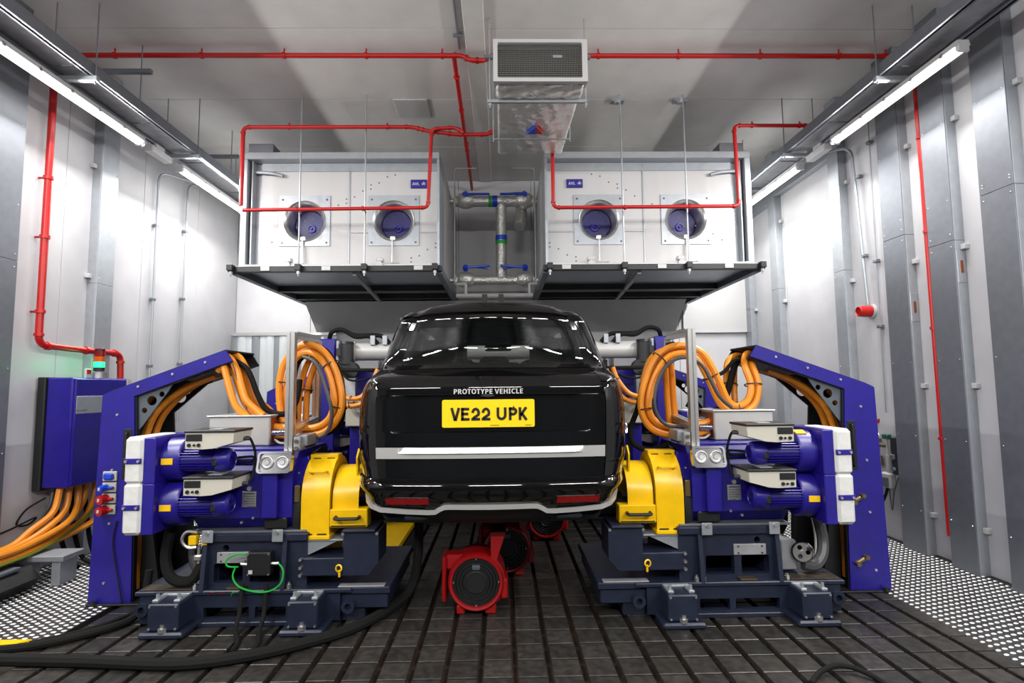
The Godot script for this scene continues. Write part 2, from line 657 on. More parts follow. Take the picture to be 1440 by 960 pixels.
	for i in 15:
		m = M.new()
		var x := -4.07 + i * 0.107
		var z := 8.6 - 0.012 * (i % 2)
		var ringsb := []
		for y in [0.05, 1.2, 2.45]:
			var row := []
			for k in 6:
				var u := (k - 2.5) / 2.5
				row.append(P(x + u * 0.065, y, z + 0.018 * u * u))
			for k in 6:
				var u := (2.5 - k) / 2.5
				row.append(P(x + u * 0.065, y, z - 0.004 + 0.018 * u * u))
			ringsb.append(row)
		m.loft(ringsb, true, true, true)
		part(sc, "plastic_strip", m, K.strip if (i * 7) % 3 else K.stripdark)

func column(s: float, dn: float, df: float, wall: float, label: String):
	var m := M.new(s)
	var x0 := wall - 0.1
	var seam := 2.62 + fmod(dn * 0.37, 0.5)
	m.span(P(x0 + 0.01, 0.0, df - 0.006), P(wall, 4.97, dn + 0.006))
	var c := structure("column_%d" % (used.get("cols", 0) + 1), m, K.galv, label, "column")
	used["cols"] = used.get("cols", 0) + 1
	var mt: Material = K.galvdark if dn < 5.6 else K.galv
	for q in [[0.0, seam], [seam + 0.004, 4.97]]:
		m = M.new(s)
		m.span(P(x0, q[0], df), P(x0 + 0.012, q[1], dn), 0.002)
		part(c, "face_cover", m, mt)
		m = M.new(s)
		m.span(P(x0 + 0.012, q[0], dn + 0.01), P(wall, q[1], dn), 0.002)
		part(c, "return_cover", m, K.galv)
	m = M.new(s)
	for y in [0.4, 1.1, 1.8, seam - 0.05, seam + 0.06, 3.2, 3.9, 4.5]:
		for d in [dn + 0.03, df - 0.03]:
			m.cyl(P(x0, y, d), P(x0 - 0.004, y, d), 0.006, 0.004, 6)
	part(c, "screw", m, K.alu)
	for y in [0.35, 1.55, 2.75, 3.9]:
		m = M.new(s)
		m.span(P(wall - 0.045, y, dn), P(wall, y + 0.045, dn - 0.045), 0.004)
		part(c, "white_clip", m, K.white)

func lamps():
	for s in [-1.0, 1.0]:
		var side := "left" if s < 0.0 else "right"
		var lx := 3.70 if s < 0.0 else 3.665
		var tr := thing("cable_tray", "long galvanised cable tray hung from rods above the %s row of strip lights" % side, "cable tray", Vector3(s * 3.58, 4.30, -4.0))
		for x in [3.435, 3.735]:
			var r := M.new(s)
			r.span(P(x - 0.014, 4.30, 8.6), P(x + 0.014, 4.42, -1.5), 0.003)
			r.span(P(x - 0.03, 4.30, 8.6), P(x + 0.03, 4.312, -1.5))
			part(tr, "side_rail", r, K.galvdark)
		var pan := M.new(s)
		var d := -1.5
		while d < 8.5:
			pan.span(P(3.46, 4.325, minf(d + 0.97, 8.6)), P(3.71, 4.333, d))
			d += 1.0
		part(tr, "perforated_pan", pan, K.tray)
		for dd in [0.0, 1.6, 3.0, 4.6, 6.2, 7.83]:
			var b := M.new(s)
			b.span(P(3.38, 4.255, dd + 0.022), P(3.80, 4.30, dd - 0.022), 0.004)
			part(tr, "hanger_bracket", b, K.galv)
			b = M.new(s)
			for x in [3.405, 3.765]:
				b.cyl(P(x, 4.235, dd), P(x, 4.97, dd), 0.006, -1, 6)
			part(tr, "threaded_rod", b, K.galvdark)
			b = M.new(s)
			for k in [-0.02, 0.02]:
				b.cyl(P(lx - 0.04 + k, 4.252, dd), P(lx - 0.04 + k, 4.27, dd), 0.005, -1, 6)
			part(tr, "lamp_hanger", b, K.alu)
		for q in ([[5.2, 4.68], [7.0, 4.6]] if s < 0.0 else [[7.3, 4.25]]):
			var b := M.new(s)
			b.span(P(3.32, q[1], q[0] + 0.02), P(3.80, q[1] + 0.045, q[0] - 0.02), 0.003)
			b.cyl(P(3.42, 4.35, q[0]), P(3.42, 4.97, q[0]), 0.006, -1, 6)
			part(tr, "strut", b, K.galvdark)
		var gb := M.new(s)
		gb.span(P(lx - 0.05, 4.165, 6.14), P(lx + 0.05, 4.235, 5.78), 0.008); gb.span(P(lx - 0.012, 4.23, 6.05), P(lx + 0.012, 4.30, 5.9))
		part(tr, "gear_box", gb, K.white)
		var n := 0
		for q in [[-1.0, 0.65], [1.5, 3.15], [3.85 if s < 0.0 else 4.0, 5.66], [6.34, 7.95]]:
			var where: String = ["behind the viewer", "just overhead, out of the picture", "nearer of the two seen", "farther, reaching the air handler"][n]
			var la := thing("strip_light", "lit white strip light under the %s cable tray, %s" % [side, where], "lamp", P(s * lx, 4.2, (q[0] + q[1]) * 0.5), "ceiling strip lights")
			var h := M.new(s)
			h.prism(PackedVector2Array([Vector2(-0.055, 0.0), Vector2(0.055, 0.0), Vector2(0.045, 0.045), Vector2(-0.045, 0.045)]), P(lx, 4.205, q[1]), Vector3.RIGHT, Vector3.UP, Vector3(0, 0, q[1] - q[0]))
			part(la, "housing", h, K.white)
			h = M.new(s)
			var prof := PackedVector2Array()
			for i in 9:
				var t := -PI * i / 8.0
				prof.append(Vector2(0.05 * cos(t), 0.042 * sin(t)))
			h.prism(prof, P(lx, 4.205, q[1] - 0.03), Vector3.RIGHT, Vector3.UP, Vector3(0, 0, q[1] - q[0] - 0.06))
			part(la, "diffuser", h, K.tubeglow)
			for e in [q[0] + 0.012, q[1] - 0.012]:
				h = M.new(s)
				h.box(P(lx, 4.19, e), Vector3(0.105, 0.07, 0.03), 0.012)
				part(la, "end_cap", h, K.white)
			h = M.new(s)
			var cc: float = q[0] + 0.15
			while cc < q[1]:
				for x in [-0.056, 0.056]:
					h.box(P(lx + x, 4.207, cc), Vector3(0.012, 0.03, 0.03), 0.003)
				cc += 0.33
			part(la, "clip", h, K.alu)
			# the lens throws light down and, for the larger part, towards the middle of the room
			for e in [[-PI / 2, 0.0, DOWN_LIGHT], [-PI / 2, -0.62 * s, SIDE_LIGHT]]:
				var al := AreaLight3D.new()
				al.name = "strip_light_source"
				al.area_size = Vector2(0.07, q[1] - q[0] - 0.08)
				al.light_energy = e[2]
				al.light_color = Color(1.0, 0.99, 0.975)
				al.shadow_enabled = true
				al.area_range = 20.0
				var bs := Basis(Vector3.BACK, e[1]) * Basis(Vector3.RIGHT, e[0])
				al.transform = Transform3D(bs, -bs.z * 0.05 + Vector3(0, 0.005, 0))
				la.add_child(al, true)
			n += 1

	# a row across the room behind the viewer
	for i in 3:
		var x := -2.4 + 2.4 * i
		var la := thing("strip_light", "lit white strip light hanging across the room behind the viewer, %s" % ["left", "middle", "right"][i], "lamp", P(x, 4.25, -1.7), "ceiling strip lights")
		var h := M.new()
		h.span(P(x - 0.82, 4.255, -1.755), P(x + 0.82, 4.30, -1.645), 0.01)
		for k in [-0.6, 0.6]:
			h.cyl(P(x + k, 4.29, -1.7), P(x + k, 4.97, -1.7), 0.006, -1, 6)
		part(la, "housing", h, K.white)
		h = M.new()
		var prof := PackedVector2Array()
		for k in 9:
			var t := -PI * k / 8.0
			prof.append(Vector2(0.05 * cos(t), 0.042 * sin(t)))
		h.prism(prof, P(x - 0.80, 4.255, -1.7), Vector3.BACK, Vector3.UP, Vector3(1.6, 0, 0))
		part(la, "diffuser", h, K.tubeglow)
		var al := AreaLight3D.new()
		al.name = "strip_light_source"
		al.area_size = Vector2(1.55, 0.07)
		al.light_energy = BACK_LIGHT
		al.light_color = Color(1.0, 0.99, 0.975)
		al.shadow_enabled = true
		al.area_range = 20.0
		var bs := Basis(Vector3.RIGHT, -PI / 2 + 0.6)
		al.transform = Transform3D(bs, -bs.z * 0.055 + Vector3(0, 0.005, 0))
		la.add_child(al, true)

func overhead():
	air_handler(-1.0, [2.254, 1.202], 2.93, 0.645, 1.73, 0.905)
	air_handler(1.0, [2.294, 1.245], 3.02, 0.59, 1.785, 0.96)
	# foil-wrapped duct with its grille
	var u := thing("foil_duct", "foil-wrapped ventilation duct with a dark grille hanging from the ceiling", "air duct", P(0.42, 4.2, 5.2))
	var m := M.new()
	var x0 := 0.015; var x1 := 0.825; var y0 := 4.20; var y1 := 4.58
	m.span(P(x0 + 0.03, y0 + 0.03, 4.62), P(x1 - 0.03, y1 - 0.03, 4.60))
	part(u, "dark_back", m, K.black)
	m = M.new()
	m.prism(PackedVector2Array([Vector2(x0, y0), Vector2(x1, y0), Vector2(x1, y1), Vector2(x0, y1)]), P(0, 0, 4.53), Vector3.RIGHT, Vector3.UP, Vector3(0, 0, 0.03), [rrect(x0 + 0.038, y0 + 0.035, x1 - 0.045, y1 - 0.03, 0.012)])
	m.span(P(x0 + 0.02, y0 + 0.005, 4.54), P(x1 - 0.02, y0 + 0.03, 4.62)); m.span(P(x0 + 0.02, y1 - 0.025, 4.54), P(x1 - 0.02, y1 - 0.005, 4.62))
	m.span(P(x0 + 0.005, y0 + 0.01, 4.54), P(x0 + 0.036, y1 - 0.01, 4.62)); m.span(P(x1 - 0.036, y0 + 0.01, 4.54), P(x1 - 0.005, y1 - 0.01, 4.62))
	part(u, "grille_frame", m, K.white)
	for i in 15:
		m = M.new()
		var y := y0 + 0.05 + i * 0.0205
		m.box(P((x0 + x1) * 0.5, y, 4.555), Vector3(x1 - x0 - 0.075, 0.003, 0.02), 0.0, Basis(Vector3.RIGHT, 0.5))
		part(u, "louvre_blade", m, K.dark)
	m = M.new()
	for i in 52:
		var x := x0 + 0.045 + i * 0.0139
		m.span(P(x, y0 + 0.035, 4.536), P(x + 0.0022, y1 - 0.03, 4.534))
	for i in 17:
		var y := y0 + 0.045 + i * 0.0185
		m.span(P(x0 + 0.036, y, 4.537), P(x1 - 0.04, y + 0.0016, 4.535))
	tag(part(u, "wire_mesh", m, K.alu), "", "", "", "stuff")
	m = M.new(); m.span(P(0.53, 4.43, 4.533), P(0.61, 4.455, 4.53))
	part(u, "small_tag", m, K.galv)
	# the wrapped body: a rounded, softly crumpled skin
	for sec in [[4.56, 4.80, 0.0, "front_wrap", 0.0], [4.80, 5.96, 0.012, "rear_wrap", 0.02]]:
		m = M.new()
		var rings := []
		var nz := 26
		for i in nz + 1:
			var t := float(i) / nz
			var d: float = lerpf(sec[0], sec[1], t)
			var ring := []
			var base := rrect(x0 + 0.02 + sec[2], y0 + sec[4] * sin(PI * t) - 0.012 * sin(PI * t), x1 - 0.02 - sec[2] - 0.03 * t * (1.0 if sec[3] == "rear_wrap" else 0.0), y1, 0.03, 3)
			for k in base.size():
				var a: Vector2 = base[k]
				var b: Vector2 = base[(k + 1) % base.size()]
				var cnt := 24 if a.distance_to(b) > 0.1 else 1
				for q in cnt:
					var p := a.lerp(b, float(q) / cnt)
					var cr := 0.007 * sin(p.x * 31.0 + d * 17.0) * sin(p.x * 13.0 - d * 29.0 + p.y * 20.0) + 0.004 * sin(d * 55.0 + 6.0 * sin(p.x * 9.0))
					ring.append(P(p.x, p.y + cr, d))
			rings.append(ring)
		m.loft(rings, true, sec[3] != "front_wrap", true)
		part(u, sec[3], m, K.foil, "", 60.0)
	m = M.new()
	m.span(P(-0.04, 4.165, 4.81), P(0.86, 4.195, 4.78), 0.003)
	part(u, "support_channel", m, K.galv)
	m = M.new()
	m.span(P(-0.07, 4.585, 4.82), P(0.90, 4.62, 4.78), 0.003)
	part(u, "upper_channel", m, K.galvdark)
	for x in [-0.02, 0.85]:
		m = M.new(); m.cyl(P(x, 4.12, 4.795), P(x, 4.97, 4.795), 0.007, -1, 8); m.cyl(P(x, 4.14, 4.795), P(x, 4.16, 4.795), 0.014, -1, 6)
		part(u, "hanging_rod", m, K.galv)
	m = M.new()
	m.span(P(0.0, 4.17, 5.56), P(0.80, 4.182, 5.54), 0.002)
	for x in [0.0, 0.80]:
		m.cyl(P(x, 4.15, 5.55), P(x, 4.97, 5.55), 0.006, -1, 6)
	part(u, "rear_strap", m, K.galv)
	m = M.new()
	m.prism(PackedVector2Array([Vector2(0.345, -5.45), Vector2(0.43, -5.45), Vector2(0.43, -5.29)]), Vector3(0, 4.20, 0), Vector3.RIGHT, Vector3.BACK, Vector3(0, -0.018, 0))
	part(u, "emblem_half", m, K.sockblue, "blue half of a triangular emblem")
	m = M.new()
	m.prism(PackedVector2Array([Vector2(0.43, -5.45), Vector2(0.515, -5.45), Vector2(0.43, -5.29)]), Vector3(0, 4.20, 0), Vector3.RIGHT, Vector3.BACK, Vector3(0, -0.018, 0))
	part(u, "emblem_half", m, K.red, "red half of a triangular emblem")
	# ceiling plate
	m = M.new(); m.span(P(-1.18, 4.955, 6.62), P(-0.78, 4.97, 6.20), 0.004)
	single("ceiling_hatch", m, K.white, "pale square hatch plate on the ceiling between the red pipes", "hatch")
	for x in [1.46, 2.2]:
		m = M.new()
		m.cyl(P(x, 4.93, 6.24), P(x, 4.97, 6.24), 0.035, 0.06, 14)
		m.box(P(x, 4.955, 6.24), Vector3(0.16, 0.025, 0.09), 0.004)
		single("ceiling_anchor", m, K.galv, "small ceiling anchor plate above a hanging rod, %s the foil duct" % ("nearer to" if x < 2.0 else "farther from"), "anchor")
	m = M.new(); m.tube([P(-0.315, 4.955, 3.0), P(-0.325, 4.955, 5.22)], 0.012, 8)
	m.box(P(-0.325, 4.945, 5.0), Vector3(0.09, 0.03, 0.02), 0.003)
	single("conduit", m, K.galvdark, "thin grey conduit beside the ceiling joint strip, ending at the red pipe", "conduit")
	silver_pipes()

func air_handler(s: float, fx: Array, xo: float, xi: float, seam: float, logo: float):
	var side := "left" if s < 0.0 else "right"
	var a := thing("air_handler", "large white air handling box with two round blue-centred fans, hung at upper %s" % side, "air handler", Vector3(s * (xo + xi) * 0.5, 2.93, -7.5))
	var m := M.new(s)
	m.span(P(xi, 3.0, 6.78), P(xo, 4.375, 8.68), 0.006)
	part(a, "housing", m, K.offwhite)
	m = M.new(s)   # rim of the open front
	m.span(P(xi, 4.29, 6.80), P(xo + 0.02, 4.375, 6.30), 0.006)
	part(a, "top_rim", m, K.galv)
	m = M.new(s); m.span(P(xi, 3.0, 6.80), P(xi + 0.03, 4.29, 6.30), 0.004)
	part(a, "side_rim", m, K.galv)
	m = M.new(s); m.span(P(xo - 0.09, 3.0, 6.80), P(xo - 0.07, 4.29, 6.36), 0.004); m.span(P(xo - 0.05, 3.0, 6.80), P(xo + 0.02, 4.29, 6.30), 0.006); m.span(P(xo - 0.2, 3.0, 6.5), P(xo - 0.05, 4.29, 6.46), 0.004)
	part(a, "corner_post", m, K.galv)
	m = M.new(s); m.span(P(xi, 2.985, 6.50), P(xo, 3.03, 6.26), 0.005)
	part(a, "bottom_rim", m, K.white)
	var b0 := 4.29
	var cells := [[xi + 0.03, seam - 0.003, fx[1]], [seam + 0.003, xo - 0.16, fx[0]]]
	for c in cells:
		for q in [[3.03, b0]]:
			m = M.new(s)
			m.prism(PackedVector2Array([Vector2(c[0], q[0]), Vector2(c[1], q[0]), Vector2(c[1], q[1]), Vector2(c[0], q[1])]), P(0, 0, 6.47), Vector3.RIGHT, Vector3.UP, Vector3(0, 0, 0.03), [circle(c[2], 3.585, 0.245, 28)])
			part(a, "front_panel", m, K.white)
	m = M.new(s); m.span(P(xi + 0.03, 4.19, 6.45), P(xo - 0.16, 4.29, 6.43), 0.003)
	part(a, "fascia_strip", m, K.galv)
	m = M.new(s); m.span(P(xi + 0.03, 3.44, 6.44), P(fx[1] - 0.30, 3.455, 6.43), 0.002); m.span(P(fx[1] + 0.30, 3.44, 6.44), P(seam, 3.455, 6.43), 0.002); m.span(P(seam - 0.008, 3.03, 6.44), P(seam + 0.008, 4.29, 6.43), 0.002)
	part(a, "joint_cover", m, K.galv)
	m = M.new(s)
	for i in 26:
		var x := lerpf(xi + 0.06, xo - 0.2, fmod(i * 0.381, 1.0))
		var y := lerpf(3.08, 4.24, fmod(i * 0.617 + 0.2, 1.0))
		m.cyl(P(x, y, 6.44), P(x, y, 6.435), 0.010, 0.008, 6)
	part(a, "screw", m, K.grey)
	for x in fx:
		var fan := M.new(s)
		fan.prism(PackedVector2Array([Vector2(x - 0.30, 3.285), Vector2(x + 0.30, 3.285), Vector2(x + 0.30, 3.895), Vector2(x - 0.30, 3.895)]), P(0, 0, 6.44), Vector3.RIGHT, Vector3.UP, Vector3(0, 0, 0.012), [circle(x, 3.585, 0.243, 28)])
		var f := part(a, "fan_plate", fan, K.galv)
		fan = M.new(s)
		var prof := [Vector2(0.25, 0.0), Vector2(0.243, 0.02), Vector2(0.215, 0.0), Vector2(0.195, -0.06), Vector2(0.185, -0.15), Vector2(0.18, -0.30)]
		fan.lathe(P(x, 3.585, 6.43), Vector3.BACK, prof, 36)
		part(f, "inlet_cone", fan, K.alu)
		fan = M.new(s)
		fan.cyl(P(x, 3.585, 6.75), P(x, 3.585, 6.62), 0.185, 0.175, 28)
		part(f, "fan_hub", fan, K.bluedark)
		fan = M.new(s)
		fan.lathe(P(x - 0.02, 3.545, 6.615), Vector3.BACK, [Vector2(0.055, 0), Vector2(0.05, 0.012), Vector2(0.032, 0.012), Vector2(0.03, 0), Vector2(0.014, 0.0), Vector2(0.012, 0.02), Vector2(0, 0.02)], 20)
		part(f, "hub_ring", fan, K.blue)
		fan = M.new(s)
		for k in 4:
			fan.cyl(P(x + (0.26 if k % 2 else -0.26), 3.585 + (0.26 if k < 2 else -0.26), 6.43), P(x + (0.26 if k % 2 else -0.26), 3.585 + (0.26 if k < 2 else -0.26), 6.42), 0.014, 0.01, 6)
		part(f, "bolt", fan, K.grey)
		var px: float = x - 0.01 * s
		m = M.new(s)
		m.box(P(px, 3.37, 6.42), Vector3(0.06, 0.05, 0.03), 0.006)
		m.tube(bend([P(px, 3.35, 6.41), P(px, 3.05, 6.40), P(px + 0.10 * (1.0 if s < 0.0 else -1.0) * -1.0, 3.045, 6.33)], 0.03), 0.012, 6)
		part(a, "sensor_tube", m, K.alu)
		m = M.new(s)
		m.cyl(P(px - 0.12 * s, 3.02, 6.34), P(px - 0.12 * s, 3.02, 6.24), 0.042, 0.04, 16)
		m.box(P(px - 0.12 * s, 3.085, 6.31), Vector3(0.085, 0.05, 0.08), 0.01)
		part(a, "pressure_gauge", m, K.white)
	# carrying frame under the box
	m = M.new(s)
	m.span(P(xi - 0.04, 2.92, 6.22), P(xo + 0.07, 2.985, 6.15), 0.004)
	part(a, "front_beam", m, K.dark)
	for q in [[xi - 0.04, xi + 0.03], [xo - 0.03, xo + 0.05]]:
		m = M.new(s); m.span(P(q[0], 2.90, 8.66), P(q[1], 2.985, 6.22), 0.004)
		part(a, "side_beam", m, K.grey)
	for d in [7.35, 8.0, 8.62]:
		m = M.new(s); m.span(P(xi, 2.90, d + 0.04), P(xo, 2.985, d - 0.04), 0.004)
		part(a, "cross_beam", m, K.dark)
	m = M.new(s); m.bar(P(seam - 0.12, 2.91, 6.25), P(seam + 0.05, 2.91, 8.62), 0.05, 0.04, 0.004)
	part(a, "middle_beam", m, K.tray)
	m = M.new(s); m.span(P(xi, 2.975, 8.66), P(xo, 2.998, 6.2))
	part(a, "underside_sheet", m, K.galv)
	var bx := [xo + 0.02, 2.2, 1.465, xi + 0.03]
	for x in bx:
		m = M.new(s); m.span(P(x - 0.032, 2.925, 6.16), P(x + 0.032, 2.995, 6.08), 0.005)
		part(a, "hanger_bracket", m, K.black)
		m = M.new(s)
		m.cyl(P(x, 2.86, 6.12), P(x, (4.97 if x > 1.0 and x < 2.5 else 2.93), 6.12), 0.009, -1, 8)
		m.cyl(P(x, 2.885, 6.12), P(x, 2.915, 6.12), 0.02, -1, 6)
		part(a, "hanging_rod", m, K.galv)
	for x in [xo - 0.35, 1.9, xi + 0.22]:
		m = M.new(s); m.span(P(x - 0.05, 2.93, 6.149), P(x + 0.05, 2.98, 6.14), 0.003)
		part(a, "joining_plate", m, K.white)
	m = M.new(s)
	m.tube(bend([P(xo - 0.06, 4.18, 6.42), P(xo - 0.3, 4.16, 6.40), P(xo - 0.42, 4.13, 6.41)], 0.05), 0.022, 8)
	part(a, "curled_hose", m, K.galv)
	m = M.new(s); m.span(P(xo - 0.32, 4.375, 6.7), P(xo - 0.03, 4.50, 6.35), 0.005)
	part(a, "top_duct_stub", m, K.galvdark)
	# nameplate with its lettering; written the same way round on both boxes
	var x := s * logo
	m = M.new(); m.span(P(x - 0.097, 3.98, 6.435), P(x + 0.097, 4.085, 6.42), 0.003)
	var np := part(a, "nameplate", m, K.blue)
	write(np, "AVL", P(x - 0.034, 4.03, 6.419), 0.033, K.white, 0.004)
	m = M.new()
	for k in 8:
		var t := TAU * k / 8.0
		for r in [0.010, 0.020]:
			if r > 0.015 and k % 3 == 0:
				continue
			m.cyl(P(x + 0.055 + r * cos(t), 4.032 + r * sin(t), 6.421), P(x + 0.055 + r * cos(t), 4.032 + r * sin(t), 6.415), 0.0042, -1, 6)
	m.span(P(x + 0.05, 4.030, 6.421), P(x + 0.085, 4.034, 6.416))
	part(np, "emblem", m, K.white)

func write(parent: Node3D, text: String, at: Vector3, height: float, mt: Material, depth := 0.003, squash := 1.0, called := "lettering", turn := Basis()):
	# upright lettering, centred at "at", front face towards +z
	var t := TextMesh.new()
	t.text = text
	var f := SystemFont.new()
	f.font_names = PackedStringArray(["Droid Sans"])
	f.font_weight = 700
	t.font = f
	t.font_size = 64
	t.pixel_size = height / 64.0 * 1.40
	t.depth = depth
	t.curve_step = 2.0
	t.horizontal_alignment = HORIZONTAL_ALIGNMENT_CENTER
	t.vertical_alignment = VERTICAL_ALIGNMENT_CENTER
	var o := MeshInstance3D.new()
	o.name = called
	o.mesh = t
	o.material_override = mt
	o.transform = Transform3D(turn * Basis().scaled(Vector3(squash, 1, 1)), at - shift_of(parent))
	parent.add_child(o, true)
	return o

func silver_pipes():
	var a := thing("silver_pipework", "foil-lagged pipework with blue lever valves between the two air handlers", "pipework", P(0.07, 3.09, 7.6))
	var m := M.new()
	for q in [[4.22, 0.075, "upper_pipe"], [3.09, 0.072, "lower_pipe"]]:
		m = M.new()
		m.cyl(P(-0.58, q[0], 7.6), P(0.53, q[0], 7.6), q[1], -1, 20)
		m.cyl(P(-0.642, q[0], 7.6), P(-0.57, q[0], 7.6), 0.035, -1, 12); m.cyl(P(0.52, q[0], 7.6), P(0.587, q[0], 7.6), 0.035, -1, 12)
		part(a, q[2], m, K.foilpipe)
		for x in [-0.42, 0.40]:
			m = M.new()
			m.ball(P(x, q[0] + 0.01, 7.6), Vector3(0.15, 0.115, 0.115), 18)
			m.cyl(P(x, q[0] + 0.05, 7.6), P(x, q[0] + 0.15, 7.6), 0.05, 0.02, 12)
			var b := part(a, "valve_wrap", m, K.foilpipe)
			var hx := 1.0 if x < 0.0 else -1.0
			m = M.new()
			m.bar(P(x - 0.04 * hx, q[0] + (0.15 if q[0] < 4.0 else 0.06), 7.47), P(x + 0.34 * hx, q[0] + (0.18 if q[0] < 4.0 else 0.06), 7.47), 0.03, 0.03, 0.006)
			if q[0] < 4.0:
				m.bar(P(x - 0.03 * hx, q[0] + 0.185, 7.50), P(x + 0.30 * hx, q[0] + 0.145, 7.50), 0.02, 0.02, 0.005)
			m.cyl(P(x, q[0] + (0.13 if q[0] < 4.0 else 0.06), 7.50), P(x, q[0] + (0.17 if q[0] < 4.0 else 0.06), 7.45), 0.035, -1, 12)
			part(b, "lever_handle", m, K.sockblue)
	m = M.new(); m.cyl(P(0.075, 3.12, 7.6), P(0.075, 4.2, 7.62), 0.075, -1, 20)
	part(a, "riser_pipe", m, K.foilpipe)
	for q in [[P(-0.10, 4.22, 7.6), Vector3.RIGHT], [P(0.075, 3.60, 7.61), Vector3.UP]]:
		m = M.new()
		m.cyl(q[0], q[0] + q[1] * 0.05, 0.079, -1, 20)
		part(a, "marker_band", m, K.greenwire, "green band")
		m = M.new()
		m.cyl(q[0] + q[1] * 0.055, q[0] + q[1] * 0.125, 0.080, -1, 20)
		part(a, "marker_band", m, K.sockblue, "blue band")
	m = M.new()
	m.tube(smooth([P(0.10, 4.28, 7.85), P(0.22, 4.34, 7.82), P(0.38, 4.34, 7.8), P(0.50, 4.28, 7.8)], 5), 0.08, 14)
	m.tube(smooth([P(0.36, 4.30, 7.8), P(0.37, 4.05, 7.74), P(0.33, 3.86, 7.62)], 5), 0.078, 14)
	part(a, "elbow_pipe", m, K.foilpipe)
	m = M.new()
	m.tube(bend([P(-0.55, 2.86, 7.5), P(-0.38, 2.86, 7.5), P(0.50, 2.86, 7.5)], 0.02), 0.03, 8)
	m.tube(bend([P(-0.55, 3.02, 7.5), P(-0.42, 3.02, 7.5), P(-0.42, 2.84, 7.5)], 0.02), 0.022, 8)
	m.tube(bend([P(0.58, 3.02, 7.5), P(0.46, 3.02, 7.5), P(0.46, 2.84, 7.5)], 0.02), 0.022, 8)
	part(a, "drain_pipe", m, K.offwhite)
	m = M.new()
	for x in [-0.56, 0.54]:
		m.tube(bend([P(x, 3.0, 7.4), P(x, 4.62, 7.4), P(x + (0.3 if x < 0.0 else -0.3), 4.62, 7.4)], 0.05), 0.008, 6)
	part(a, "thin_tube", m, K.galv)

func run(called: String, label: String, pts: Array, r: float, clips: Array, group := ""):
	# a red sprinkler pipe with its couplings
	var t := thing(called, label, "pipe", pts[0], group)
	var m := M.new()
	m.tube(bend(pts, r * 3.0), r, 12)
	part(t, "pipe", m, K.red)
	m = M.new()
	for i in range(1, pts.size() - 1):
		for q in [pts[i - 1], pts[i + 1]]:
			var e: Vector3 = pts[i] + (q - pts[i]).normalized() * minf(r * 2.6, pts[i].distance_to(q) * 0.4)
			var e2: Vector3 = e + (q - pts[i]).normalized() * r * 0.9
			m.cyl(e, e2, r * 1.3, -1, 12)
	part(t, "coupling", m, K.red)
	for c in clips:
		m = M.new()
		var d: Vector3 = c[1]
		m.cyl(c[0] - d * r * 0.5, c[0] + d * r * 0.5, r * 1.35, -1, 12)
		m.cyl(c[0], c[0] + c[2], r * 0.35, -1, 8)
		part(t, "pipe_clip", m, K.red)
	return t

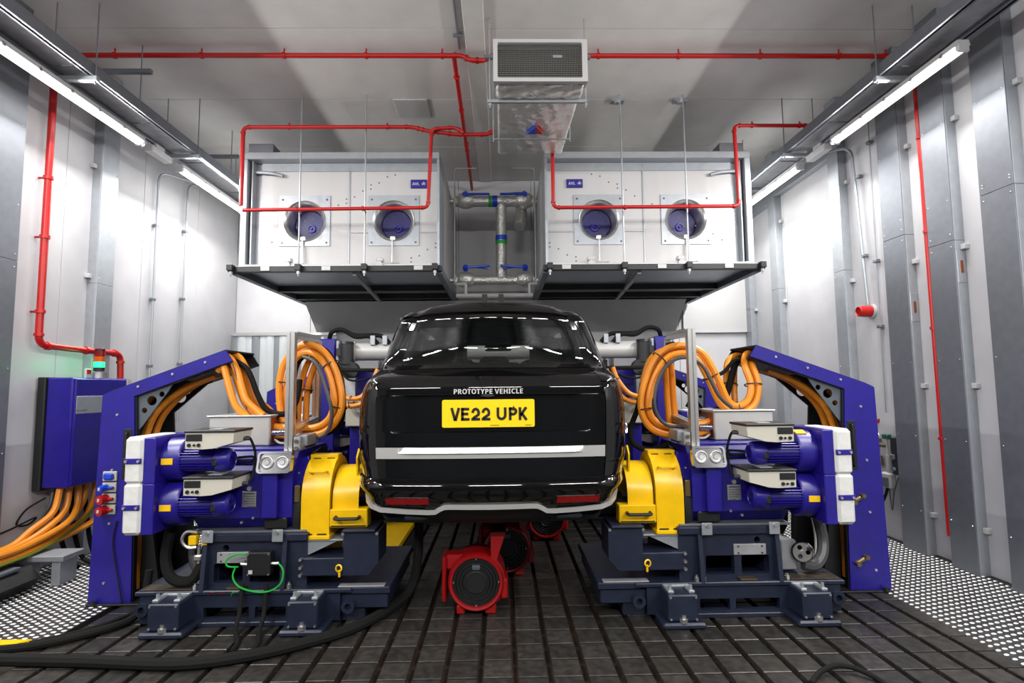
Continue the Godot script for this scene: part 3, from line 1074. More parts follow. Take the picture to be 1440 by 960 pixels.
func pipes():
	var u := Vector3.UP * 0.07
	var cl := []
	for x in [-3.72, -2.873, -2.064, -1.254, -0.5]:
		cl.append([P(x, 4.9, 5.25), Vector3.RIGHT, u])
	run("sprinkler_pipe", "straight red sprinkler pipe across the ceiling from the left wall to the middle strip", [P(-4.12, 4.9, 5.25), P(-0.30, 4.9, 5.25), P(-0.22, 4.85, 5.25), P(-0.08, 4.85, 5.25), P(-0.02, 4.9, 5.25), P(0.16, 4.9, 5.25)], 0.024, cl)
	cl = []
	for x in [1.06, 1.87, 2.7, 3.5, 3.98]:
		cl.append([P(x, 4.9, 5.25), Vector3.RIGHT, u])
	run("sprinkler_pipe", "straight red sprinkler pipe across the ceiling from the foil duct to the right wall", [P(0.16, 4.9, 5.25), P(4.07, 4.9, 5.25)], 0.024, cl)
	cl = []
	for d in [5.6, 6.3, 7.2, 8.0]:
		cl.append([P(-0.385, 4.88, d), Vector3.FORWARD, u])
	run("sprinkler_pipe", "red sprinkler pipe running along the ceiling towards the end wall", [P(-0.385, 4.9, 5.27), P(-0.385, 4.86, 7.3), P(-0.39, 4.80, 8.7)], 0.024, cl)
	# loops round the air handlers
	var d := 6.02
	run("sprinkler_pipe", "red sprinkler pipe along the top edge of the left air handler", [P(0.0, 4.50, d), P(-0.07, 4.45, d), P(-0.44, 4.45, d), P(-0.56, 4.47, d), P(-0.74, 4.49, d), P(-0.92, 4.54, d), P(-2.81, 4.54, d), P(-2.81, 3.64, d)], 0.022, [[P(-2.3, 4.54, d), Vector3.RIGHT, Vector3(0, 0.05, 0)], [P(-1.2, 4.54, d), Vector3.RIGHT, Vector3(0, 0.05, 0)]])
	run("sprinkler_pipe", "red sprinkler pipe crossing the front of the left air handler", [P(-2.765, 3.57, d - 0.05), P(-0.735, 3.59, d - 0.05), P(-0.695, 4.49, d - 0.05), P(-0.436, 4.51, d - 0.05), P(-0.337, 4.45, d - 0.05)], 0.020, [[P(-2.18, 3.575, d - 0.05), Vector3.RIGHT, Vector3(0, 0, -0.145)], [P(-1.452, 3.583, d - 0.05), Vector3.RIGHT, Vector3(0, 0, -0.145)]])
	run("sprinkler_pipe", "red sprinkler pipe framing the right air handler and turning to the wall", [P(0.66, 4.4, d), P(0.66, 3.60, d), P(2.76, 3.61, d), P(2.74, 4.55, d), P(3.62, 4.55, d), P(4.05, 4.55, d)], 0.021, [[P(2.2, 3.605, d), Vector3.RIGHT, Vector3(0, 0, -0.06)], [P(1.465, 3.6, d), Vector3.RIGHT, Vector3(0, 0, -0.06)], [P(2.95, 4.55, d), Vector3.RIGHT, Vector3(0, 0.05, 0)], [P(3.5, 4.55, d), Vector3.RIGHT, Vector3(0, 0.05, 0)]])
	# wall drops
	var b := Vector3(-0.085, 0, 0)
	run("sprinkler_pipe", "red pipe dropping down the left wall and turning behind the column cover", [P(-4.06, 4.86, 4.97), P(-4.06, 2.02, 4.97), P(-3.99, 2.0, 5.55), P(-3.99, 2.0, 5.93), P(-3.99, 1.70, 5.95)], 0.030, [[P(-4.06, 3.55, 4.97), Vector3.UP, b], [P(-4.06, 3.0, 4.97), Vector3.UP, b], [P(-4.06, 2.32, 4.97), Vector3.UP, b]])
	run("sprinkler_pipe", "tall red pipe running straight down between the right wall column covers", [P(4.02, 4.86, 4.95), P(4.02, 0.25, 4.93)], 0.024, [[P(4.02, 3.0, 4.94), Vector3.UP, Vector3(0.07, 0, 0)], [P(4.02, 2.1, 4.94), Vector3.UP, Vector3(0.07, 0, 0)], [P(4.02, 1.1, 4.94), Vector3.UP, Vector3(0.07, 0, 0)], [P(4.02, 3.9, 4.94), Vector3.UP, Vector3(0.07, 0, 0)]])

func conduit(label: String, pts: Array, r: float, clips: Array, group := "thin wall conduits"):
	var t := thing("conduit", label, "conduit", pts[0], group)
	var m := M.new()
	m.tube(bend(pts, 0.12), r, 8)
	part(t, "tube", m, K.galv)
	m = M.new()
	for c in clips:
		m.box(c, Vector3(0.05, 0.035, 0.06), 0.006)
	if clips.size():
		part(t, "clip", m, K.galvdark)

func wall_things():
	conduit("thin conduit bending from the left lights down the wall, nearer of the two", [P(-3.775, 4.27, 7.15), P(-4.10, 4.27, 6.62), P(-4.12, 1.4, 6.63)], 0.014, [P(-4.118, 2.7, 6.63), P(-4.118, 1.9, 6.63), P(-4.118, 3.6, 6.63)])
	conduit("thin conduit bending from the left lights down the wall, farther of the two", [P(-3.775, 4.37, 7.75), P(-4.10, 4.36, 7.24), P(-4.12, 1.2, 7.24)], 0.013, [P(-4.118, 2.8, 7.24), P(-4.118, 1.95, 7.24), P(-4.118, 3.7, 7.24)])
	conduit("grey conduit curving from the right lights down to the red sounder", [P(3.82, 4.30, 6.22), P(4.05, 4.28, 5.98), P(4.06, 2.45, 5.88)], 0.017, [P(4.068, 3.9, 5.9), P(4.068, 3.0, 5.89)])
	conduit("slim straight air line down the white wall beside the sounder", [P(4.07, 4.9, 5.70), P(4.07, 1.3, 5.72)], 0.007, [P(4.068, 4.2, 5.70), P(4.068, 2.9, 5.71), P(4.068, 2.2, 5.715)])
	# red sounder on the right wall
	var a := thing("alarm_sounder", "red cylindrical alarm sounder on a white base on the right wall", "alarm", P(4.1, 2.38, 5.86))
	var m := M.new()
	m.lathe(P(4.1, 2.38, 5.86), Vector3.LEFT, [Vector2(0.075, 0), Vector2(0.075, 0.03), Vector2(0, 0.03)], 20)
	part(a, "base", m, K.white)
	m = M.new()
	m.lathe(P(4.07, 2.38, 5.86), Vector3.LEFT, [Vector2(0.06, 0), Vector2(0.062, 0.08), Vector2(0.055, 0.13), Vector2(0.05, 0.135), Vector2(0.045, 0.12), Vector2(0.0, 0.12)], 20)
	part(a, "horn", m, K.red)
	a = thing("alarm_sounder", "small red alarm sounder on the end wall, seen through the car windows", "alarm", P(0.24, 2.12, 8.77))
	m = M.new(); m.lathe(P(0.24, 2.12, 8.77), Vector3.BACK, [Vector2(0.07, 0), Vector2(0.075, 0.06), Vector2(0.055, 0.10), Vector2(0, 0.10)], 16)
	part(a, "horn", m, K.red)
	m = M.new(); m.lathe(P(4.1, 1.21, 5.9), Vector3.LEFT, [Vector2(0.035, 0.0), Vector2(0.035, 0.012), Vector2(0, 0.012)], 14, PI * 0.25, PI * 1.4)
	single("red_emblem", m, K.red, "small red curved mark stuck on the right wall above the air fittings", "sticker")
	# compressed air fittings
	a = thing("air_fitting", "brass and steel compressed air regulator on the right wall below the red mark", "air fitting", P(4.07, 0.9, 5.8))
	m = M.new()
	m.tube(bend([P(4.07, 0.78, 5.95), P(4.06, 1.07, 5.95), P(4.06, 1.07, 5.84), P(4.06, 0.85, 5.84), P(4.06, 0.62, 5.84)], 0.03), 0.011, 8)
	part(a, "pipe_loop", m, K.alu)
	m = M.new(); m.cyl(P(4.06, 0.74, 5.84), P(4.06, 0.84, 5.84), 0.03, 0.022, 10)
	part(a, "regulator", m, K.brass)
	m = M.new(); m.cyl(P(4.06, 0.98, 5.84), P(4.06, 1.02, 5.84), 0.022, -1, 8)
	part(a, "collar", m, K.brass)
	m = M.new(); m.bar(P(4.05, 0.95, 5.83), P(4.05, 0.95, 5.74), 0.02, 0.03, 0.004)
	part(a, "tap", m, K.brass)
	m = M.new(); m.box(P(4.06, 1.0, 6.02), Vector3(0.06, 0.09, 0.06), 0.01)
	part(a, "white_cap", m, K.white)
	a = thing("air_coupling", "green-collared hose coupling with a black hose hanging on the right wall", "hose coupling", P(4.07, 0.9, 5.72))
	m = M.new(); m.box(P(4.06, 1.05, 5.72), Vector3(0.05, 0.05, 0.09), 0.008)
	part(a, "collar", m, mat(Color(0.05, 0.3, 0.22), 0.4))
	m = M.new(); m.cyl(P(4.06, 0.62, 5.72), P(4.06, 1.03, 5.72), 0.016, 0.012, 10); m.cyl(P(4.06, 0.72, 5.72), P(4.06, 0.86, 5.72), 0.022, -1, 10)
	part(a, "coupler", m, K.steel)
	m = M.new(); m.tube(smooth([P(4.06, 0.62, 5.72), P(4.03, 0.4, 5.78), P(3.95, 0.1, 5.95), P(3.9, 0.03, 6.3)], 5), 0.014, 8)
	part(a, "hose", m, K.rubber)
	a = thing("junction_box", "small black junction box fixed at the edge of a column cover", "junction box", P(4.05, 0.8, 5.55))
	m = M.new(); m.box(P(4.05, 0.98, 5.56), Vector3(0.09, 0.16, 0.09), 0.01); m.box(P(4.05, 0.80, 5.55), Vector3(0.09, 0.24, 0.10), 0.012)
	part(a, "body", m, K.dark)
	m = M.new(); m.box(P(4.0, 0.86, 5.57), Vector3(0.02, 0.05, 0.06), 0.006); m.cyl(P(4.0, 0.74, 5.55), P(3.98, 0.74, 5.55), 0.02, -1, 10)
	part(a, "latch", m, K.grey)
	m = M.new()
	m.tube(smooth([P(4.04, 0.72, 5.52), P(4.06, 0.5, 5.66), P(4.07, 0.3, 5.72), P(4.07, 0.56, 5.75)], 5), 0.006, 6)
	part(a, "wire", m, K.grey)
	a = thing("wall_socket", "grey splashproof socket box low on the right wall", "socket", P(4.1, 0.6, 5.74))
	m = M.new(); m.box(P(4.065, 0.60, 5.74), Vector3(0.07, 0.16, 0.14), 0.015)
	part(a, "box", m, K.offwhite)
	m = M.new(); m.box(P(4.025, 0.59, 5.74), Vector3(0.02, 0.10, 0.10), 0.01)
	part(a, "flap", m, K.grey)
	for q in [[5.215, 2.33, "on the third column cover's edge"], [4.645, 2.60, "on the nearest full column cover's edge"]]:
		a = thing("warning_plate", "small galvanised plate with a brown pictogram %s" % q[2], "sign", P(4.06, q[1], q[0]))
		m = M.new(); m.span(P(4.015, q[1] - 0.14, q[0] - 0.02), P(4.09, q[1] + 0.14, q[0] - 0.012), 0.003)
		part(a, "plate", m, K.galv)
		m = M.new(); m.box(P(4.055, q[1], q[0] - 0.021), Vector3(0.022, 0.11, 0.004))
		part(a, "pictogram", m, K.copper)
	cabinet()

func cabinet():
	var a := thing("wall_cabinet", "blue wall-hung electrical cabinet with a grey stripe on the left wall", "cabinet", P(-3.98, 0.7, 5.4))
	var m := M.new()
	m.span(P(-4.06, 0.74, 5.86), P(-3.83, 1.73, 5.09), 0.012)
	part(a, "body", m, K.blue)
	m = M.new(); m.span(P(-4.13, 0.72, 5.87), P(-4.06, 1.735, 5.07), 0.006)
	part(a, "back_strip", m, K.dark)
	m = M.new(); m.span(P(-3.83, 0.75, 5.85), P(-3.805, 1.72, 5.10), 0.006)
	var d := part(a, "door", m, K.blue)
	m = M.new(); m.span(P(-3.806, 1.40, 5.85), P(-3.80, 1.56, 5.11), 0.002)
	part(d, "grey_stripe", m, K.galv)
	m = M.new()
	for k in 7:
		m.span(P(-3.801, 1.425, 5.12 + 0.02 * k), P(-3.7985, 1.435, 5.106 + 0.02 * k))
	part(d, "small_print", m, K.grey)
	m = M.new(); m.cyl(P(-3.805, 1.17, 5.60), P(-3.78, 1.17, 5.60), 0.02, 0.016, 12); m.box(P(-3.80, 1.33, 5.66), Vector3(0.016, 0.12, 0.03), 0.004)
	part(d, "lock", m, K.galv)
	m = M.new(); m.box(P(-3.80, 1.69, 5.80), Vector3(0.006, 0.07, 0.06))
	part(d, "warning_label", m, K.offwhite)
	a = thing("signal_tower", "small stack light lit green on top of the blue wall cabinet", "signal light", P(-3.86, 1.73, 5.45))
	var x := -3.86
	for q in [["foot", 1.73, 1.80, 0.03, K.offwhite], ["black_collar", 1.80, 1.835, 0.045, K.black], ["green_lens", 1.837, 1.887, 0.045, K.greenglow], ["amber_lens", 1.89, 1.94, 0.045, K.amber], ["red_lens", 1.943, 1.993, 0.045, K.redlens], ["cap", 1.995, 2.015, 0.043, K.black]]:
		m = M.new(); m.cyl(P(x, q[1], 5.45), P(x, q[2], 5.45), q[3], -1, 18)
		part(a, q[0], m, q[4])
	var ol := OmniLight3D.new()
	ol.name = "green_lens_source"
	ol.light_color = Color(0.15, 1.0, 0.55)
	ol.light_energy = 0.05
	ol.light_size = 0.03
	ol.omni_range = 12.0
	ol.shadow_enabled = true
	ol.position = P(x, 1.862, 5.45) - a.position
	a.add_child(ol)
	m = M.new(); m.box(P(-3.90, 1.775, 5.36), Vector3(0.02, 0.09, 0.07), 0.004)
	a = single("caution_sticker", m, K.white, "small red and white card standing beside the stack light", "label")
	m = M.new(); m.box(P(-3.888, 1.79, 5.36), Vector3(0.004, 0.04, 0.05))
	part(a, "red_block", m, K.red)

# rows of the car's shell: height, rear depth, half width of the flat rear, half width, depth where the side begins, front end
const ROWS := [
	[0.66, 3.95, 0.64, 0.76, 4.30, 8.30], [0.70, 3.80, 0.66, 0.80, 4.28, 8.40], [0.78, 3.70, 0.68, 0.840, 4.20, 8.45],
	[0.82, 3.66, 0.70, 0.865, 4.18, 8.45], [0.90, 3.645, 0.725, 0.905, 4.18, 8.45], [0.975, 3.65, 0.74, 0.935, 4.18, 8.45],
	[1.00, 3.70, 0.755, 0.950, 4.20, 8.45], [1.12, 3.715, 0.77, 0.980, 4.22, 8.45], [1.30, 3.73, 0.78, 0.990, 4.22, 8.42],
	[1.45, 3.74, 0.785, 0.985, 4.22, 8.3], [1.52, 3.745, 0.785, 0.977, 4.22, 7.0], [1.60, 3.76, 0.775, 0.962, 4.22, 6.8],
	[1.66, 3.79, 0.755, 0.938, 4.22, 6.7], [1.70, 3.835, 0.73, 0.908, 4.24, 6.6], [1.735, 3.88, 0.71, 0.882, 4.26, 6.5],
	[1.80, 3.919, 0.698, 0.862, 4.30, 6.4], [1.825, 3.932, 0.694, 0.856, 4.31, 6.3], [1.85, 3.941, 0.690, 0.850, 4.33, 6.3], [1.875, 3.947, 0.682, 0.844, 4.34, 6.25],
	[1.90, 3.951, 0.675, 0.838, 4.35, 6.2], [2.04, 3.958, 0.63, 0.795, 4.40, 5.95], [2.12, 3.962, 0.595, 0.765, 4.42, 5.8],
	[2.17, 3.975, 0.57, 0.735, 4.44, 5.7], [2.205, 4.00, 0.54, 0.695, 4.46, 5.65], [2.225, 4.06, 0.50, 0.64, 4.5, 5.6], [2.237, 4.2, 0.43, 0.54, 4.52, 5.5]]
const CAR_X := -0.012

func car_raw(u: float, y: float) -> Vector3:
	var i := 0
	while i < ROWS.size() - 2 and ROWS[i + 1][0] < y:
		i += 1
	var t := clampf((y - ROWS[i][0]) / (ROWS[i + 1][0] - ROWS[i][0]), 0.0, 1.0)
	var q := []
	for k in 6:
		q.append(lerpf(ROWS[i][k], ROWS[i + 1][k], t))
	var a := absf(u)
	var x: float
	var d: float
	var crown := lerpf(0.045, 0.25, smoothstep(1.66, 1.79, y))
	if a <= 0.5:
		x = q[2] * a / 0.5
		d = q[1] + crown * pow(a / 0.5, 2.0)
	elif a <= 0.75:
		var g := (a - 0.5) / 0.25 * PI / 2
		x = q[2] + (q[3] - q[2]) * sin(g)
		d = q[1] + crown + (q[4] - q[1] - crown) * (1.0 - cos(g))
	else:
		var g := (a - 0.75) / 0.25
		x = q[3] * (1.0 - 0.10 * pow(g, 4.0))
		d = lerpf(q[4], q[5], g)
	return P(CAR_X + x * signf(u), y if y < 2.0 else 2.0 + (y - 2.0) * 0.915, d)

func car_at(u: float, y: float, off: float) -> Vector3:
	var p := car_raw(u, y)
	if off == 0.0:
		return p
	var e := 0.01
	var du := car_raw(u + e, y) - car_raw(u - e, y)
	if absf(u) < 0.02:
		du = Vector3.RIGHT
	var dy := car_raw(u, minf(y + 0.006, 2.237)) - car_raw(u, maxf(y - 0.006, 0.66))
	return p + du.cross(dy).normalized() * off

func panel(m: M, us: Array, ys: Array, off: float, thick := 0.012, shape = null):
	# a sheet that follows the shell, with its edges folded inwards
	var g := []
	for y in ys:
		var row := []
		for u in us:
			var o := off
			if shape != null:
				o += shape.call(u, y)
			row.append(car_at(u, y, o))
		g.append(row)
	var nu := us.size()
	var ny := ys.size()
	for j in ny - 1:
		for i in nu - 1:
			m.quad(g[j][i], g[j][i + 1], g[j + 1][i + 1], g[j + 1][i])
	var inn := func(i, j): return car_at(us[i], ys[j], off - thick)
	for i in nu - 1:
		m.quad(inn.call(i, 0), inn.call(i + 1, 0), g[0][i + 1], g[0][i])
		m.quad(g[ny - 1][i], g[ny - 1][i + 1], inn.call(i + 1, ny - 1), inn.call(i, ny - 1))
	for j in ny - 1:
		m.quad(inn.call(0, j), g[j][0], g[j + 1][0], inn.call(0, j + 1))
		m.quad(g[j][nu - 1], inn.call(nu - 1, j), inn.call(nu - 1, j + 1), g[j + 1][nu - 1])

func rowset(a: float, b: float, n: int) -> Array:   # heights from a to b, the table's own rows included
	var r := steps(a, b, n)
	for q in ROWS:
		if q[0] > a + 0.004 and q[0] < b - 0.004:
			var near := false
			for k in r:
				if absf(k - q[0]) < 0.004:
					near = true
			if not near:
				r.append(q[0])
	r.sort()
	return r

func car():
	var a := thing("car", "black luxury estate car seen from behind with a yellow number plate", "car", P(CAR_X, 0.66, 6.0))
	var allu := steps(-1.0, -0.75, 8) + steps(-0.75, -0.5, 10).slice(1) + steps(-0.5, 0.5, 16).slice(1) + steps(0.5, 0.75, 10).slice(1) + steps(0.75, 1.0, 8).slice(1)
	# lower shell behind the panels
	var m := M.new()
	panel(m, allu, rowset(0.66, 1.735, 20), -0.014, 0.01)
	var ring := []
	for u in allu:
		ring.append(car_at(u, 0.66, -0.014))
	m.cap(ring, true)
	part(a, "inner_shell", m, K.gloss)
	var edge := 0.497
	var rear := steps(-edge, edge, 28)
	m = M.new()
	panel(m, rear, rowset(1.008, 1.128, 4), 0.004)
	part(a, "lower_tailgate", m, K.paint)
	m = M.new()
	panel(m, rear, rowset(1.132, 1.205, 2), 0.014, 0.02)
	part(a, "trim_bar", m, K.silver, "full-width silver trim bar")
	m = M.new()
	var facet := func(u, y): return (0.012 if y < 1.175 else 0.0) * smoothstep(0.40, 0.36, absf(u))
	panel(m, steps(-0.40, 0.40, 24), [1.164, 1.170, 1.204], 0.014, 0.02, facet)
	part(a, "trim_facet", m, K.alu, "brighter chamfered strip on the trim bar")
	m = M.new()
	var recess := func(u, y):
		var x := smoothstep(0.44, 0.34, absf(u))
		return -0.028 * x * smoothstep(1.302, 1.311, y)
	panel(m, steps(-edge, edge, 44), [1.209, 1.24, 1.27, 1.29, 1.299, 1.302, 1.306, 1.311, 1.315, 1.33, 1.37, 1.42, 1.47, 1.50, 1.52, 1.536, 1.546], 0.010, 0.02, recess)
	part(a, "tailgate", m, K.paint)
	m = M.new()
	var lip := func(u, y): return 0.010 * smoothstep(1.55, 1.60, y) * smoothstep(1.70, 1.63, y)
	panel(m, rear, [1.551, 1.556, 1.562, 1.57, 1.58, 1.60, 1.62, 1.64, 1.66, 1.675, 1.69, 1.70, 1.715, 1.73], 0.004, 0.014, lip)
	part(a, "upper_tailgate", m, K.paint)
	for s in [-1.0, 1.0]:
		m = M.new(s)
		panel(m, steps(0.503, 0.60, 5), rowset(1.10, 1.63, 12), 0.004)
		part(a, "tail_light", m, K.gloss, "dark smoked tail light strip")
		m = M.new(s)
		panel(m, steps(0.604, 0.75, 8) + steps(0.75, 1.0, 12).slice(1), rowset(1.006, 1.732, 16), 0.004)
		part(a, "side_panel", m, K.paint)
		m = M.new(s)
		panel(m, steps(0.503, 0.60, 4), rowset(1.636, 1.732, 4), 0.004)
		part(a, "shoulder_panel", m, K.paint)
		m = M.new(s)
		panel(m, steps(0.503, 0.60, 4), rowset(1.006, 1.094, 3), 0.004)
		part(a, "corner_panel", m, K.paint)
		m = M.new(s)
		panel(m, steps(0.495, 0.75, 12) + steps(0.75, 0.98, 12).slice(1), rowset(1.738, 2.17, 14), 0.0, 0.01)
		part(a, "window_pillar", m, K.gloss)
		# frit and inner frame of the rear window
		m = M.new(s)
		panel(m, steps(0.455, 0.495, 3), rowset(1.738, 2.17, 12), 0.002, 0.008)
		part(a, "window_border", m, K.gloss)
		# mirror-black reflectors and trims
		m = M.new(s)
		panel(m, steps(0.30, 0.495, 8), [0.850, 0.858, 0.876, 0.884], 0.012, 0.014, func(u, y): return 0.002 if absf(u) > 0.31 else 0.0)
		part(a, "reflector", m, K.reflector)
		m = M.new(s)
		var tri := func(u, y): return 0.0
		panel(m, steps(0.36, 0.50, 4), [0.955, 0.962], 0.008, 0.01, tri)
		part(a, "bumper_crease", m, K.gloss)
	m = M.new()
	panel(m, steps(-0.46, 0.46, 24), rowset(1.738, 1.765, 2), 0.002, 0.008)
	panel(m, steps(-0.46, 0.46, 24), rowset(2.11, 2.17, 3), 0.002, 0.008)
	part(a, "window_band", m, K.gloss)
	m = M.new()
	panel(m, steps(-0.46, 0.46, 40), rowset(1.76, 2.12, 18), 0.0, 0.004)
	part(a, "rear_window", m, K.glass, "tinted rear window")
	m = M.new()
	var sp := func(u, y): return 0.022 * smoothstep(0.52, 0.40, absf(u))
	panel(m, steps(-0.52, 0.52, 26), [2.155, 2.16, 2.175, 2.19, 2.205, 2.215, 2.222], 0.006, 0.02, sp)
	part(a, "roof_spoiler", m, K.paint)
	# roof
	m = M.new()
	var rings := []
	for y in [2.168, 2.19, 2.205, 2.22, 2.23, 2.237]:
		var r := []
		for u in allu:
			r.append(car_at(u, y, 0.0))
		rings.append(r)
	m.loft(rings, true)
	for k in [0.8, 0.5, 0.2]:
		var r := []
		for p in rings[5]:
			r.append(Vector3(CAR_X, 2.237, -5.0).lerp(p, k) + Vector3(0, 0.008 * (1.0 - k * k), 0))
		rings.append(r)
		m.loft([rings[-2], r], true)
	m.cap(rings[-1], false)
	part(a, "roof", m, K.paint)
	for x in [-0.075, 0.065]:
		m = M.new()
		m.prism(PackedVector2Array([Vector2(-4.56, 2.20), Vector2(-4.74, 2.20), Vector2(-4.69, 2.385), Vector2(-4.63, 2.39)]), Vector3(x - 0.022, 0, 0), Vector3.BACK, Vector3.UP, Vector3(0.044, 0, 0))
		part(a, "roof_fin", m, K.black)
	# bonnet and windscreen pillars
	m = M.new()
	m.span(P(-0.92, 1.36, 8.3), P(0.90, 1.47, 6.5), 0.05)
	part(a, "bonnet", m, K.paint)
	for s in [-1.0, 1.0]:
		m = M.new(s)
		m.bar(P(0.78, 1.66, 6.7), P(0.56, 2.19, 5.66), 0.07, 0.06, 0.01)
		part(a, "screen_pillar", m, K.paint)
	m = M.new()
	m.quad(P(0.77, 1.66, 6.7), P(-0.79, 1.66, 6.7), P(-0.56, 2.18, 5.68), P(0.54, 2.18, 5.68))
	m.quad(P(-0.79, 1.657, 6.704), P(0.77, 1.657, 6.704), P(0.54, 2.177, 5.684), P(-0.56, 2.177, 5.684))
	part(a, "windscreen", m, K.clear)
	# bumper
	m = M.new()
	panel(m, steps(-0.74, 0.74, 44), [0.835, 0.85, 0.87, 0.885, 0.895, 0.91, 0.93, 0.945, 0.955, 0.965, 0.973, 0.98, 0.992, 1.002], 0.006, 0.014, func(u, y): return 0.014 * smoothstep(0.915, 0.935, y) * smoothstep(0.985, 0.965, y) - 0.008 * smoothstep(0.90, 0.89, y))
	part(a, "bumper", m, K.gloss)
	m = M.new()
	panel(m, steps(-0.74, 0.74, 36), [0.665, 0.70, 0.74, 0.775, 0.80, 0.832], 0.002, 0.014, func(u, y): return -0.03 * smoothstep(0.30, 0.34, absf(u)) * smoothstep(0.70, 0.74, y))
	part(a, "lower_valance", m, K.plastic)
	# bright line along the bumper's lower edge: low in the middle, stepped down and rising round the corners
	var path := []
	for q in [[-0.70, 0.875], [-0.64, 0.845], [-0.585, 0.828], [-0.52, 0.818], [-0.40, 0.806], [-0.30, 0.80], [-0.262, 0.803], [-0.235, 0.822], [-0.215, 0.832], [-0.19, 0.834], [-0.1, 0.832], [0.0, 0.831], [0.1, 0.832], [0.19, 0.834], [0.215, 0.832], [0.235, 0.822], [0.262, 0.803], [0.30, 0.80], [0.40, 0.806], [0.52, 0.818], [0.585, 0.828], [0.64, 0.845], [0.70, 0.875]]:
		path.append(car_at(q[0], q[1], 0.012))
	m = M.new()
	m.ribbon(path, 0.030, 0.018, Vector3.UP)
	part(a, "bumper_trim", m, K.silver, "satin silver line round the lower bumper")
	# number plate and writing
	m = M.new()
	m.prism(rrect(-0.337, 1.336, 0.283, 1.520, 0.012), P(0, 0, 3.742), Vector3.RIGHT, Vector3.UP, Vector3(0, 0, 0.018))
	var pl := part(a, "number_plate", m, K.plate, "yellow number plate")
	plate_letters(pl)
	write(a, "PROTOTYPE VEHICLE", P(-0.027, 1.574, 3.738), 0.033, K.white, 0.006, 1.04, "decal_lettering", Basis(Vector3.RIGHT, -0.10))
	m = M.new()
	m.prism(PackedVector2Array([Vector2(-0.05, 1.544), Vector2(0.0, 1.535), Vector2(0.012, 1.535), Vector2(0.045, 1.544), Vector2(0.03, 1.556), Vector2(-0.03, 1.556)]), P(-0.03, 0.0, 3.745), Vector3.RIGHT, Vector3.UP, Vector3(0, 0, 0.012))
	m.ball(P(-0.03, 1.546, 3.732), Vector3(0.011, 0.008, 0.006), 10)
	part(a, "release_camera", m, K.dark)
	# exhaust finishers
	for s in [-1.0, 1.0]:
		m = M.new(s)
		m.span(P(0.42, 0.715, 3.95), P(0.60, 0.765, 3.80), 0.012)
		part(a, "exhaust_finisher", m, K.grey)
		m = M.new(s)
		m.cyl(P(0.74, 0.68, 4.40), P(0.99, 0.68, 4.40), 0.10, -1, 24)
		m.cyl(P(0.96, 0.68, 4.40), P(1.045, 0.68, 4.40), 0.06, -1, 16)
		part(a, "rear_hub", m, K.dark)
		m = M.new(s)
		m.cyl(P(0.74, 0.68, 7.40), P(1.045, 0.68, 7.40), 0.06, -1, 24)
		part(a, "front_hub", m, K.dark)
	# cabin
	m = M.new()
	m.span(P(-0.80, 1.0, 6.5), P(0.78, 1.1, 4.1)); m.span(P(-0.78, 1.1, 4.22), P(0.76, 1.70, 4.16))
	m.span(P(-0.86, 1.1, 6.4), P(-0.80, 1.72, 4.2)); m.span(P(0.78, 1.1, 6.4), P(0.84, 1.72, 4.2))
	part(a, "cabin_floor", m, K.interior)
	m = M.new(); m.span(P(-0.62, 2.10, 5.7), P(0.60, 2.16, 4.55), 0.01); m.span(P(-0.60, 2.035, 5.75), P(0.58, 2.10, 5.45), 0.02)
	part(a, "headliner", m, K.interior)
	for s in [-1.0, 1.0]:
		m = M.new(s); m.span(P(0.70, 1.60, 6.3), P(0.73, 2.10, 4.45))
		part(a, "side_trim", m, K.interior)
	m = M.new(); m.span(P(-0.78, 1.45, 6.6), P(0.76, 1.80, 6.1), 0.06)
	part(a, "dashboard", m, K.interior)
	for x in [-0.48, 0.0, 0.46]:
		m = M.new()
		m.box(P(x, 1.52, 4.85), Vector3(0.46 if x != 0.0 else 0.50, 0.60, 0.16), 0.05)
		part(a, "rear_seat", m, K.interior)
		m = M.new()
		m.box(P(x, 1.90 if x != 0.0 else 1.83, 4.83), Vector3(0.30 if x != 0.0 else 0.26, 0.24 if x != 0.0 else 0.08, 0.10), 0.035)
		part(a, "headrest", m, K.interior)
	for x in [-0.43, 0.68]:
		m = M.new()
		m.box(P(x, 1.55, 5.55), Vector3(0.50 if x < 0.0 else 0.34, 0.66, 0.15), 0.06)
		part(a, "front_seat", m, K.interior)
		m = M.new()
		m.box(P(x + (0.0 if x < 0.0 else -0.02), 1.97, 5.52), Vector3(0.30, 0.24, 0.10), 0.04)
		part(a, "headrest", m, K.interior)
	m = M.new()
	m.box(P(0.03, 2.02, 5.75), Vector3(0.28, 0.085, 0.04), 0.015)
	m.box(P(0.03, 2.08, 5.72), Vector3(0.10, 0.06, 0.10), 0.01)
	part(a, "rear_view_mirror", m, K.black)
	m = M.new()
	m.lathe(P(0.40, 1.72, 6.02), Vector3(0, 0.4, 1), [Vector2(0.19, -0.014), Vector2(0.204, 0.0), Vector2(0.19, 0.014), Vector2(0.176, 0.0), Vector2(0.19, -0.014)], 24)
	part(a, "steering_wheel", m, K.black)

func strokes(m: M, pts: Array, w: float, o: Vector3):
	# a flat letter stroke: a mitred ribbon of width w in the plane facing +z
	var k := pts.size()
	var l := []
	var r := []
	for i in k:
		var t0: Vector2 = (pts[i] - pts[maxi(i - 1, 0)]).normalized()
		var t1: Vector2 = (pts[mini(i + 1, k - 1)] - pts[i]).normalized()
		if i == 0: t0 = t1
		if i == k - 1: t1 = t0
		var n := (t0.orthogonal() + t1.orthogonal()).normalized()
		var q := w * 0.5 / maxf(0.4, n.dot(t0.orthogonal()))
		l.append(pts[i] + n * q)
		r.append(pts[i] - n * q)
	for i in k - 1:
		m.prism(PackedVector2Array([r[i], r[i + 1], l[i + 1], l[i]]), o, Vector3.RIGHT, Vector3.UP, Vector3(0, 0, 0.003))

